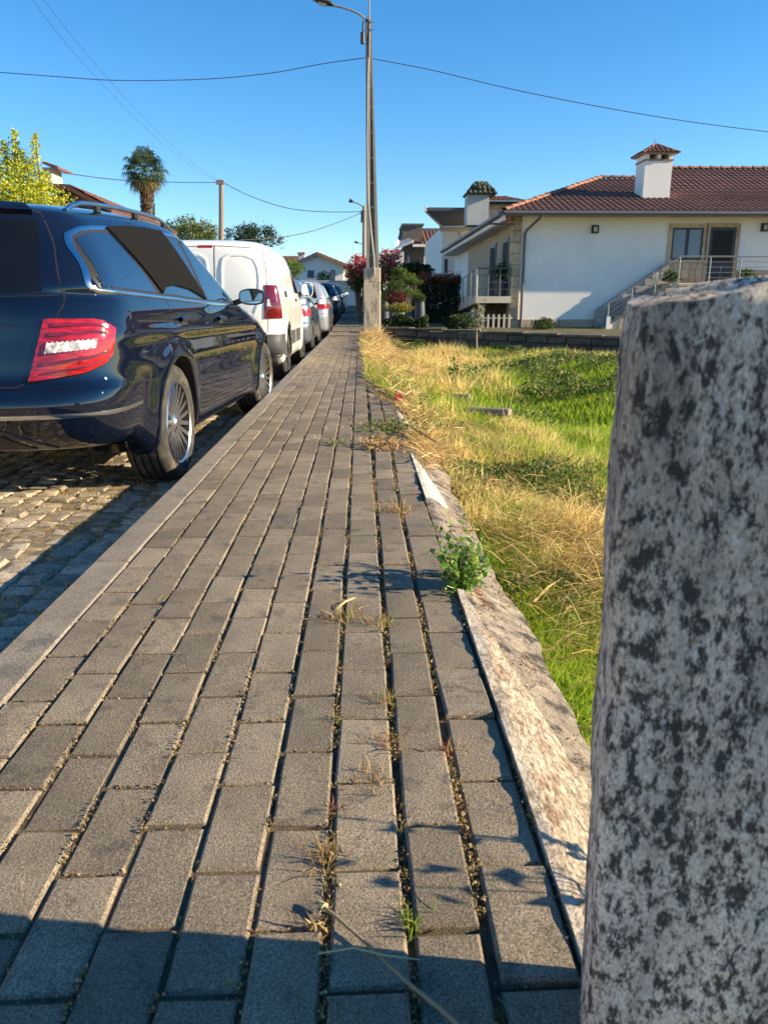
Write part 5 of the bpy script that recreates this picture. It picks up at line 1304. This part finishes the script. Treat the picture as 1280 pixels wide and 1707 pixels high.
c_ = at(661, 497, 24); shrub('red_shrub', 'dark red leaved shrub below the cloud pruned shrub', 'shrub', (c_.x, 24, 0), tuple(c_), (.30, .3, .20), 1600, .05, [(.10, .012, .018), (.06, .01, .015), (.14, .03, .02)])
c_ = at(664, 514, 22.8); pl2 = thing('potted_plant', 'low yellow green plant in a tall grey pot behind the low wall', 'potted plant', (c_.x, 22.8, -.05)); B = np.array(pl2.location)
leaf_mesh('foliage', cloud(tuple(c_), (.42, .35, .14), 1700, .8, .3)-B, .055, [(.20, .17, .03), (.12, .17, .03), (.25, .14, .03), (.16, .22, .04)], pl2)
MB().lathe([(0, 0), (.13, 0), (.16, .30), (.18, c_.z-.12+.05), (.14, c_.z-.12+.05), (.12, .3)], 16, 'z').build('pot', M['pot'], pl2, 40)
for px, lb in ((700, 'tall dark blue urn with a clipped ball, standing before the hedge'), (640, 'tall dark blue urn beside the pole base')):
    c_ = at(px, 495, 26); u = thing('garden_urn', lb, 'urn', (c_.x, 26, -.05)); zt = at(px, 503, 26).z+.05
    MB().lathe([(0, 0), (.16, 0), (.19, .3), (.165, zt*.8), (.15, zt), (.12, zt)], 18, 'z').build('urn_body', M['potdark'], u, 50)
    leaf_mesh('foliage', cloud((0, 0, zt+.10), (.20, .20, .17), 1200, .7, .15), .045, G_MID, u)
# hedges (each hedge one plant mass with a trunk line)
def hedge(label, x0, x1, Y, z0, z1, d, n, pal, toppal=None, name='hedge'):
    t_ = thing(name, label, 'hedge', ((x0+x1)/2, Y, z0)); B = np.array(t_.location)
    p = np.stack([rng.uniform(x0, x1, n), Y+rng.uniform(-d/2, d/2, n)*rng.uniform(.7, 1, n), z0+(z1-z0)*rng.random(n)**.8], 1)
    p[:, 2] += .08*np.sin(p[:, 0]*7)*(p[:, 2]-z0)/(z1-z0); leaf_mesh('foliage', p-B, .085, pal, t_)
    if toppal:
        k = n//4; p = np.stack([rng.uniform(x0, x1, k), Y+rng.uniform(-d/2, d/2, k), z1+rng.normal(size=k)*.09+.08*np.sin(rng.random(k)*9)], 1); leaf_mesh('red_shoots', p-B, .08, toppal, t_)
    mb = MB()
    for k in range(6): mb.tube([((x0-x1)/2+(x1-x0)*(k+.5)/6, 0, 0), ((x0-x1)/2+(x1-x0)*(k+.5)/6, 0, (z1-z0)*.8)], .03, 5)
    mb.build('stem', M['bark'], t_)
    return t_
a, b_ = at(697, 0, 31), at(768, 0, 31)
hedge('dark clipped hedge with red young shoots on top, left of the balcony', a.x, b_.x, 31, .05, at(730, 466, 31).z, .8, 9000, G_DARK, [(.30, .05, .03), (.38, .10, .05), (.22, .05, .03), (.16, .10, .03)])
a, b_ = at(640, 0, 21.8), at(716, 0, 21.8)
hedge('low dark green hedge just behind the stone garden wall', a.x, b_.x, 22.2, -.1, at(680, 528, 22).z, .7, 5000, G_DARK)
c_ = at(690, 449, 33); shrub('garden_bush', 'dark broad leaved bush above the cloud pruned shrub', 'bush', (c_.x, 33, .2), tuple(c_), (.75, .6, .28), 2200, .12, G_DARK+G_MID[:1])
c_ = at(672, 428, 75); shrub('distant_tree', 'small dark tree on the skyline beside the tall pole', 'tree', (c_.x, 75, .8), tuple(c_), (1.6, 1, .55), 1600, .2, G_DARK)
c_ = at(850, 483, 27.4); pp = thing('potted_plant', 'leafy plant in a dark square pot on the balcony', 'potted plant', (at(835, 0, 27.2).x, 27.2, zs1)); zz = .55
MB().lathe([(0, 0), (.20, 0), (.26, zz), (.21, zz), (.18, zz-.08)], 4, 'z').build('pot', M['potdark'], pp); leaf_mesh('foliage', cloud((0, 0, zz+.28), (.28, .25, .30), 900, .8, .4), .08, G_DARK+G_MID, pp)
for px, py, Y, lb in ((1117, 467, YS+.25, 'spiky green plant growing at the top of the outside stair'), (1243, 457, YS+.3, 'bright green plant on the landing, right of the front door')):
    c_ = at(px, py, Y); b0_ = (c_.x, Y, zl); q = thing('spiky_plant', lb, 'plant', b0_); n = 260
    az = rng.random(n)*2*PI; el = rng.uniform(.1, 1.4, n); d = np.stack([np.cos(az)*np.cos(el), np.sin(az)*np.cos(el)*.7, np.sin(el)], 1); h = max(.15, c_.z-zl)
    leaf_mesh('foliage', d*.22+np.array([0, 0, max(.02, h*.4)]), .34, G_LIME+G_MID, q, asp=.12, dirs=d)
c_ = at(905, 548, 25.6); shrub('garden_bush', 'small dark bush against the stone plinth of the white house', 'bush', (c_.x, 25.6, -.1), (c_.x, 25.6, .13), (.35, .3, .24), 1400, .06, G_MID)
c_ = at(765, 540, 26); shrub('garden_bush', 'dark bush in the shade under the balcony', 'bush', (c_.x, 26, -.1), (c_.x, 26, .2), (.5, .4, .3), 1700, .08, G_DARK)
# white pickets below the balcony
pf_ = thing('picket_fence', 'small pale picket fence in the shade under the balcony', 'fence', (0, 0, 0)); 
for k in range(6):
    x = at(808+9*k, 0, 26.4).x; MB().bx(x-.035, x+.035, 26.38, 26.41, -.1, at(820, 524, 26.4).z).build('picket', M['wallcream'], pf_)
for py in (530, 549): MB().bx(at(800, 0, 26.4).x, at(858, 0, 26.4).x, 26.41, 26.43, at(820, py, 26.4).z-.03, at(820, py, 26.4).z+.03).build('fence_rail', M['wallcream'], pf_)

# ---- grass, weeds, straw of the field: tens of thousands of single blades
def blades(name, xy, h, wd, colr, lean=.35, m=None, curl=.5, flatten=None, parent=None, zf=fz):
    n = len(xy); z = np.array([zf(float(a), float(b_)) if (a > .3 or zf is not fz) else .002 for a, b_ in xy]); az = rng.random(n)*2*PI
    ln_ = np.abs(rng.normal(size=n))*lean
    if flatten is not None: ln_ = ln_+flatten
    dx, dy = np.cos(az), np.sin(az); th = np.clip(ln_, 0, 1.45)
    base = np.stack([xy[:, 0], xy[:, 1], z-.01], 1); d1 = np.stack([dx*np.sin(th), dy*np.sin(th), np.cos(th)], 1)
    th2 = np.clip(th+curl*rng.random(n), 0, 1.6); d2 = np.stack([dx*np.sin(th2), dy*np.sin(th2), np.cos(th2)], 1)
    s = np.stack([-dy, dx, np.zeros(n)], 1); a2 = rng.random(n)*PI; s = s*np.cos(a2)[:, None]+np.cross(d1, s)*np.sin(a2)[:, None]
    h = h[:, None]; w_ = wd[:, None]; m1 = base+d1*h*.55; tp_ = m1+d2*h*.5
    V = np.stack([base-s*w_*.5, base+s*w_*.5, m1+s*w_*.42, m1-s*w_*.42, tp_], 1).reshape(-1, 3)
    i = np.arange(n)*5; T = np.concatenate([np.stack([i, i+1, i+2], 1), np.stack([i, i+2, i+3], 1), np.stack([i+3, i+2, i+4], 1)])
    return np_mesh(name, V, T, m or M['grass'], parent, np.repeat(colr, 5, 0))
def scatter(n, x0, x1, y0, y1, keep, pw=1.0):
    """more points near the camera"""
    out = np.zeros((0, 2))
    while len(out) < n:
        u = rng.random(n*2); y = y0+(y1-y0)*u**pw; x = rng.uniform(x0, x1, n*2); k = keep(x, y); out = np.concatenate([out, np.stack([x, y], 1)[k]])
    return out[:n]
def nz(x, y, s, o=0): return np.array([noise.noise(Vector((float(a)*s, float(b_)*s, o))) for a, b_ in zip(x, y)])
def ctan(x, y): return (x < .12+.40*y) & (x > .44-.38*np.clip((y-5.2)/3.5, 0, 1))
def wall_ok(x, y): return y < (WA.y+(WB.y-WA.y)*(x-WA.x)/(WB.x-WA.x))-.05
keep = lambda x, y: ctan(x, y) & wall_ok(x, y) & (y > 1.0)
def gau(x, y, cx_, cy_, sx, sy): return np.exp(-((x-cx_)/sx)**2-((y-cy_)/sy)**2)
def dryness(x, y):
    d = .06+.8*gau(x, y, 1.0, 13.5, 1.6, 6.5)+.75*gau(x, y, 1.05, 3.15, .36, .55)-.8*gau(x, y, 2.9, 8.2, 1.3, 2.2)-.45*gau(x, y, .72, 2.3, .28, .9)-.6*gau(x, y, 3.5, 11, 2, 2.5)+.5*gau(x, y, .55, 5.5, .25, 3)+.35*gau(x, y, 1.4, 6.0, .5, 1.0)+.5*gau(x, y, 5, 15.5, 5, 1.2)
    return np.clip(d+nz(x, y, .9, 4)*.8+nz(x, y, 3.1, 7)*.9, 0, 1)
def gcol(dr, n):
    green = np.array([.17, .28, .02])*(1+rng.uniform(-.35, .35, (n, 1))); lime = np.array([.34, .42, .04]); straw = np.array([.68, .54, .22])*(1+rng.uniform(-.3, .3, (n, 1))); brown = np.array([.26, .15, .06])
    g_ = np.where(rng.random((n, 1)) < .4, lime, green); s_ = np.where(rng.random((n, 1)) < .15, brown, straw)
    k = rng.random((n, 1)) < dr[:, None]; return np.where(k, s_, g_)
def grass(name, n, y0, y1, hmin, hmax, wmin, wmax, x1, pw=1.0):
    xy = scatter(n, .05, x1, y0, y1, lambda x, y: keep(x, y), pw)
    dr = dryness(xy[:, 0], xy[:, 1]); h = rng.uniform(hmin, hmax, n)*(.7+.6*rng.random(n)*dr)*(1-.3*(xy[:, 0] < .5))
    h *= np.clip(.9+1.2*nz(xy[:, 0], xy[:, 1], .8, 2), .35, 1.6)
    o = blades(name, xy, h, rng.uniform(wmin, wmax, n), gcol(dr, n), lean=.42, curl=.9); return o
for nm, args in (('grass', (60000, 1.0, 3.4, .05, .16, .0022, .0045, 1.9)), ('grass', (90000, 3.2, 7.5, .07, .22, .003, .007, 3.4)), ('grass', (120000, 7, 20.3, .10, .28, .006, .014, 8.5))):
    o = grass(nm, *args); tag(o, kind='stuff')
# flattened straw near the post and along the pavement edge
def straw(n, cx_, cy_, sx, sy, hl, wl, lab=None, lift=.03, pal=((.58, .42, .17), (.46, .30, .11), (.66, .52, .25), (.30, .18, .08))):
    xy = np.stack([cx_+rng.normal(size=n)*sx, cy_+rng.normal(size=n)*sy], 1)
    xy = xy[((xy[:, 0] > .47) & (xy[:, 1] > 1.5)) | ((xy[:, 1] > 3.8) & (xy[:, 0] > .30)) | ((xy[:, 1] > 6.5) & (xy[:, 0] > .08))]; n = len(xy)
    up_ = np.abs(rng.normal(size=n))*lift
    o = blades('dry_grass', xy, rng.uniform(hl*.5, hl, n), rng.uniform(wl*.6, wl, n), pick(pal, n, .25), lean=.25, curl=.5, flatten=1.0, zf=lambda a, b_: max(fz(a, b_), (-.02 if a < .46 else -9)))
    z = np.empty(len(o.data.vertices)*3, np.float32); o.data.vertices.foreach_get('co', z); z = z.reshape(-1, 3); z[:, 2] += np.repeat(up_, 5); o.data.vertices.foreach_set('co', z.ravel()); tag(o, kind='stuff'); return o
straw(10000, 1.05, 3.15, .20, .33, .20, .0028, lift=.07); straw(3500, 1.0, 6.0, .35, .7, .18, .0045, lift=.06)
straw(1600, .42, 4.5, .07, .35, .13, .004, lift=.02); straw(2200, .40, 7.0, .12, .8, .12, .006, lift=.02); straw(7000, .45, 12, .30, 4, .20, .009, lift=.08); straw(4500, .45, 17, .3, 2.2, .26, .012, lift=.10)
# broad leaved weeds and brambles
def weeds(name, n, keepf, size, pal, hmax, x0, x1, y0, y1):
    xy = scatter(n, x0, x1, y0, y1, keepf); z = np.array([fz(float(a), float(b_)) for a, b_ in xy]); lump = np.clip(.5+1.1*nz(xy[:, 0], xy[:, 1], 1.8, 9), .05, 1)
    pos = np.stack([xy[:, 0], xy[:, 1], z+hmax*lump*rng.random(n)**.6], 1); o = leaf_mesh(name, pos, size, pal, None, asp=.6, m=M['leaf']); tag(o, kind='stuff'); return o
def kf(cx_, cy_, sx, sy, th=.35, s=2.0):
    return lambda x, y: keep(x, y) & ((gau(x, y, cx_, cy_, sx, sy)+.45*nz(x, y, s, 3)) > th)
BR = [(.10, .15, .035), (.14, .20, .045), (.07, .11, .03), (.22, .20, .06), (.16, .09, .045)]
weeds('weeds', 20000, kf(3.4, 11, 2.0, 2.4, .38, 3), .05, BR[:4], .30, 1.2, 6.5, 7, 15)
weeds('weeds', 20000, kf(1.0, 5.0, .9, 1.5, .34, 6), .026, BR+G_LIME[:1], .15, .4, 2.6, 3.4, 7.6)
weeds('weeds', 12000, kf(1.3, 4.2, 1.0, 1.3, .40, 7), .020, BR+G_LIME, .13, .5, 2.4, 2.8, 6.2)
weeds('weeds', 4200, kf(.62, 3.2, .35, .8, .5, 5), .022, BR+G_LIME[:1], .11, .42, 1.4, 2.2, 4.6)
weeds('weeds', 9000, kf(1.6, 17.0, 2.4, 1.6, .5, 1.2), .06, BR[:4], .30, .6, 5.5, 13.5, 20)
weeds('weeds', 6000, kf(5.5, 15.5, 2.6, 1.2, .45, 1.2), .06, BR[:4]+[(.2, .17, .07)], .28, 2, 8, 12.5, 18)
weeds('weeds', 2600, lambda x, y: keep(x, y) & (nz(x, y, 7, 3) > .05), .016, BR+G_LIME, .10, .46, 1.0, 1.3, 3.0)
straw(900, .75, 2.3, .16, .45, .20, .0026, lift=.10)
# tall seeding stems
mb = MB(); tall = thing('tall_weed', 'thin tall dry grass stem standing in the field, left of the granite post', 'weed', (0, 0, 0))
for i, (pb_, ptp, Y) in enumerate((((812, 830), (858, 640), 5.0), ((845, 760), (835, 660), 5.2))):
    a, b_ = at(*pb_, Y), at(*ptp, Y); MB().tube([(a.x, a.y, fz(a.x, a.y)), tuple(a.lerp(b_, .5)+Vector((.01, 0, 0))), tuple(b_)], [.003, .0025, .0015], 5).build('stalk', M['straw'] if 'straw' in M else M.setdefault('straw', flat('straw_stem', (.52, .44, .20), .8)), tall)
ds = thing('dead_plant', 'dry leafless plant stalk standing before the low dark wall', 'plant', (at(795, 560, 17.5).x, 17.5, -.2)); B = Vector(ds.location)
mb = MB(); mb.tube([(0, 0, 0), tuple(at(794, 530, 17.5)-B), tuple(at(800, 508, 17.5)-B)], [.025, .018, .008], 5)
for px, py in ((785, 520), (806, 528), (812, 545), (780, 540)): mb.tube([tuple(at(795, 540, 17.5)-B), tuple(at(px, py, 17.5)-B)], [.012, .004], 4)
mb.build('stalk', M['wood'], ds); leaf_mesh('foliage', cloud(tuple(at(797, 530, 17.5)-B), (.18, .15, .32), 260, 1, .4), .07, [(.30, .30, .22), (.20, .22, .12)], ds)
# flat stones lying in the grass
for (px, py, l_, w_, rz_, lb) in ((815, 686, .42, .20, -.35, 'larger flat pale stone lying in the grass'), (763, 663, .28, .12, -.3, 'smaller flat pale stone lying in the grass, further left')):
    p = gp(px, py, -.22); tag(MB().box((0, 0, 0), (l_, w_, .07), rz=rz_, rx=-.1).build('flat_stone', M['kerb'], loc=(p.x, p.y, max(fz(p.x, p.y)+.10, p.z-.0)), bevel=.012), lb, 'stone')

# ---- plants and litter on the pavement
def tuft(name, label, cat, px, py, n, hl, wl, pal, spread=.012, lean=.7, z=0.0, group=None, extra=None):
    if name == 'dry_tuft': n = int(n*1.8); hl *= 1.45; spread *= 1.4
    p = gp(px, py, z); xy = np.stack([rng.normal(size=n)*spread, rng.normal(size=n)*spread], 1)
    o = blades(name, xy, rng.uniform(hl*.4, hl, n), rng.uniform(wl*.6, wl, n), pick(pal, n, .25), lean=lean, curl=1.0, zf=lambda a, b_: -.006)
    o.location = (p.x, p.y, z); return tag(o, label, cat, group)
GT = [(.12, .20, .02), (.20, .27, .04), (.32, .26, .10), (.09, .14, .02)]; DT = [(.42, .28, .11), (.52, .38, .17), (.24, .12, .06), (.30, .22, .07)]; RT = [(.22, .06, .04), (.30, .12, .06), (.34, .24, .10)]
tuft('grass_tuft', 'largest green grass tuft in the near paver joint, at the edge of the post shadow', 'grass tuft', 682, 1535, 70, .055, .0030, GT, .012, .9)
tuft('grass_tuft', 'small green tuft in the joint at the very bottom, in the shade', 'grass tuft', 535, 1690, 34, .040, .0022, GT, .010, .7)
tuft('grass_tuft', 'tiny pale sprout standing alone in the shade at lower left', 'grass tuft', 385, 1640, 6, .042, .0025, GT[:3], .003, .3)
tuft('grass_tuft', 'green and straw tuft at the joint crossing left of the wide gap', 'grass tuft', 556, 1200, 34, .045, .0026, GT+DT[:2], .009, .9)
tuft('dry_tuft', 'dry brown tuft lying on the pavers right beside the wide joint', 'grass tuft', 618, 1300, 40, .040, .003, DT, .014, 1.2)
tuft('dry_tuft', 'reddish brown tuft in the wide joint beside the mottled pavers', 'grass tuft', 645, 1240, 40, .040, .003, DT+RT, .010, .9)
tuft('dry_tuft', 'green brown tuft in the wide joint, just above the reddish one', 'grass tuft', 642, 1168, 40, .040, .0026, DT+GT, .010, .7)
tuft('dry_tuft', 'small red weed in the last wide joint near the pale mortar', 'grass tuft', 749, 1250, 26, .035, .0026, RT, .008, .8)
tuft('dry_tuft', 'small dry tuft caught in the last wide joint, farther up', 'grass tuft', 722, 1146, 20, .028, .003, DT, .008, 1.2)
tuft('dry_tuft', 'bright straw tuft in the long joint, above the brown stem', 'grass tuft', 541, 1430, 60, .034, .003, DT, .010, .8)
tuft('dry_tuft', 'red stemmed weed in the long joint', 'grass tuft', 552, 1350, 40, .024, .003, RT, .009, .8)
tuft('dry_tuft', 'curled dry leaves at a paver corner beside the brown stem', 'grass tuft', 520, 1545, 26, .026, .006, DT[:2], .009, 1.2)
tuft('dry_tuft', 'pair of dry blades and yellow tuft on the pavers below the weed shadow', 'grass tuft', 570, 1030, 60, .060, .003, DT+GT[1:2], .018, 1.1)
tuft('dry_tuft', 'yellow dry tuft in the wide joint below the weed shadow', 'grass tuft', 632, 1040, 60, .040, .003, DT+GT[1:2], .014, .9)
tuft('dry_tuft', 'fallen yellow leaf cluster on the left pavers', 'leaf', 273, 1000, 10, .022, .008, [(.38, .36, .10)], .008, 1.2)
tuft('dry_tuft', 'straw tuft at the pavers where the second dry patch starts', 'grass tuft', 662, 850, 60, .06, .0035, DT, .02, .9)
# joint litter: short dry blades strewn in the joints, red and straw
xs_, ys_ = [], []
for ci in range(1, 10):
    n = 1100 if ci < 7 else 1900
    y = .55+4.8*rng.random(n)**1.3; on = nz(np.full(n, ci*3.3), y, 4.0, 1) > (.05 if ci < 7 else -.10); y = y[on]
    ys_.append(y); xs_.append(edges[ci]+np.array([wob(float(k), ci) for k in y])+rng.normal(size=len(y))*.004)
n = 1200; ys_.append(.55+4*rng.random(n)); xs_.append(rng.uniform(-.74, .27, n))
xy = np.stack([np.concatenate(xs_), np.concatenate(ys_)], 1)[:-n]; k = len(xy)
o = blades('joint_litter', xy, rng.uniform(.008, .022, k), rng.uniform(.0018, .0042, k), pick(DT+DT+GT[:2]+RT[:1], k, .3), lean=.8, curl=1.0, zf=lambda a, b_: -.006); tag(o, kind='stuff')
fx = []
for ci in range(1, 11):
    n = 2600 if ci < 7 else 4200
    y = .5+5.5*rng.random(n)**1.5; on = nz(y, np.full(n, ci*7.7), 5.0, 3)+.5*nz(y, np.full(n, ci), 21.0, 3) > (.02 if ci > 6 else .04); y = y[on]; x = edges[ci]+np.array([wob(float(q), ci) for q in y])+rng.normal(size=len(y))*(.0032 if ci < 7 else .0048)
    fx.append(np.stack([x, y, rng.uniform(-.010, .0015, len(y))], 1))
for ci in range(10):
    for r in range(26):
        yj = .1+(-.086 if ci % 2 else .008)+(r+.5)*LP; n = 14
        if random.random() < .7: fx.append(np.stack([rng.uniform(edges[ci], edges[ci+1], n), yj+rng.normal(size=n)*.002, rng.uniform(-.009, -.002, n)], 1))
fx = np.concatenate(fx); o = leaf_mesh('joint_crumbs', fx, .0055, [(.38, .27, .14), (.24, .17, .09), (.12, .085, .05), (.46, .34, .18), (.20, .17, .06)], None, asp=.8); tag(o, kind='stuff')
# dry bits on the sett road
n = 42000; xy = np.stack([-.88-rng.random(n)**1.1*2.8, 1.2+rng.random(n)**1.2*6.5], 1); on = nz(xy[:, 0], xy[:, 1], 2.5, 5)+.35*nz(xy[:, 0], xy[:, 1], 9, 5) > -.12; xy = xy[on]; n = len(xy)
o = blades('road_litter', xy, rng.uniform(.010, .035, n), rng.uniform(.003, .007, n), pick([(.50, .34, .12), (.40, .26, .09), (.30, .24, .08), (.18, .18, .05)], n, .3), lean=.9, curl=.8, zf=lambda a, b_: -.150); tag(o, kind='stuff')
# fallen brown stem on the near pavers
fs = thing('fallen_stem', 'long dry brown stem lying across the pavers in the shade at the bottom', 'stem', tuple(gp(540, 1512, .004)))
B = Vector(fs.location); st = [gp(532, 1506, .006), gp(560, 1528, .008), gp(610, 1572, .008), gp(680, 1638, .008), gp(730, 1678, .009), gp(800, 1740, .010)]
MB().tube([p-B for p in st], [.0032, .0022, .0022, .0026, .003, .0032], 7).build('stalk', M['straw2'] if 'straw2' in M else M.setdefault('straw2', flat('brown_stem', (.30, .22, .12), .8)), fs, 60)
MB().tube([gp(528, 1500, .006)-B, gp(542, 1512, .007)-B], [.0015, .006], 7).build('node', M['straw'], fs, 60)
st = [gp(530, 1590, .003), gp(590, 1580, .012), gp(640, 1592, .012), gp(700, 1600, .006)]
tag(MB().tube([p for p in st], [.0012, .0014, .0012, .0008], 5).build('thin_stem', M['straw']), 'thin pale grass stem lying just left of the brown one', 'stem')
st = [gp(560, 1016, .004), gp(575, 1003, .012), gp(592, 996, .012)]
tag(MB().tube(st, [.002, .003, .002], 5).build('dry_twig', M['straw']), 'short pale twig on the pavers below the weed shadow', 'twig')
# leafy weed on the concrete edge
wp = gp(768, 985, -.02); lw_ = thing('leafy_weed', 'bright green leafy weed growing from the concrete edge, throwing a shadow over the pavers', 'weed', (wp.x, wp.y, -.02))
pos = []; st = MB()
for k in range(64):
    a = random.random()*2*PI; r_ = random.uniform(.01, .095); h = random.uniform(.05, .16)*(1.6 if k%4==0 else 1); tip = Vector((r_*math.cos(a), r_*math.sin(a)*1.6+.03, h)); st.tube([(0, .02, 0), tuple(tip*.5), tuple(tip)], [.002, .0015, .001], 4)
    for t in np.linspace(.25, 1, 9): pos.append(np.array(tip)*t+rng.normal(size=3)*.008)
st.build('stem', M['straw'], lw_); leaf_mesh('foliage', np.array(pos), .026, [(.10, .24, .03), (.15, .30, .04), (.07, .17, .03), (.25, .35, .06)], lw_, asp=.55)
leaf_mesh('dry_leaves', np.stack([rng.uniform(-.06, .07, 260), rng.uniform(-.12, .22, 260), rng.uniform(-.02, .02, 260)], 1), .018, [(.34, .14, .06), (.40, .20, .09)], lw_, asp=.4)
# creeping weeds spilling on the pavers
for (px, py, lb, n, sx, sy, pal) in ((720, 665, 'green creeping plant with a pink flower beside it, spilling over the pavers', 260, .16, .22, BR+G_MID), (690, 715, 'patchy creeping weed over the pavers beside the second mortar piece', 420, .22, .24, BR+G_LIME), (555, 742, 'two small light green leaves lying on the pavers', 16, .09, .05, G_LIME),
                             (640, 745, 'mat of dead brown grass and leaves across the right pavers', 420, .14, .14, [(.40, .26, .11), (.28, .16, .08), (.5, .36, .16)])):
    p = gp(px-(15 if px > 700 else 0)-(30 if px in (690, 720) else 0), py, 0); t_ = thing('creeping_weed', lb, 'weed', (p.x, p.y, 0)); q = np.stack([rng.normal(size=n)*sx*.6, rng.normal(size=n)*sy*.7, np.abs(rng.normal(size=n))*.022+.004], 1)
    leaf_mesh('foliage', q, .024, pal, t_, asp=.6); mb = MB()
    for k in range(9): mb.tube([(0, 0, .004), (random.gauss(0, sx*.4), random.gauss(0, sy*.4), .02), (random.gauss(0, sx*.8), random.gauss(0, sy*.8), .006)], .0018, 4)
    mb.build('stem', M['straw2'], t_)
p = gp(664, 664, .05); fl = thing('pink_flower', 'single pink flower among the dry grass at the pavement edge', 'flower', (p.x, p.y, -.02)); pos = np.array([[.022*math.cos(a), .012*math.sin(a), .075+.018*math.sin(a*1.0)] for a in np.linspace(0, 2*PI, 14)])
leaf_mesh('petal', pos, .045, [(.75, .10, .20), (.62, .06, .14)], fl, asp=.9); MB().tube([(0, 0, 0), (0, 0, .07)], .002, 5).build('stem', M['straw2'], fl)

# unseen leafy stems past the post, added to streak the pavers with shadow
br = thing('shadow_bramble', 'unseen low leafy plant past the granite post, added to shadow the pavers', 'shadow_bramble', (.80, .86, -.12)); st = MB(); pos = []
for k in range(7):
    tip = Vector((random.uniform(-.12, .12), random.uniform(-.06, .10), random.uniform(.34, .46))); st.tube([(0, 0, 0), tuple(tip*.5+Vector((0, .01, 0))), tuple(tip)], [.003, .0025, .001], 5)
    for t in np.linspace(.55, 1, 7): pos.append(np.array(tip)*t+rng.normal(size=3)*.012)
st.build('stem', M['bark'], br); leaf_mesh('foliage', np.array(pos), .035, G_MID, br)

# dead leaves and stalks on the concrete edge
n = 1500; y = .8+3.6*rng.random(n); x = .30+rng.random(n)**.6*.15; on = nz(x, y, 5, 2) > .02; x, y = x[on], y[on]
o = leaf_mesh('leaf_litter', np.stack([x, y, np.array([edge_z(float(a), float(b_)) for a, b_ in zip(x, y)])+.004], 1), .011, [(.36, .17, .07), (.28, .18, .09), (.45, .33, .17), (.16, .11, .06)], None, asp=.4); tag(o, kind='stuff')
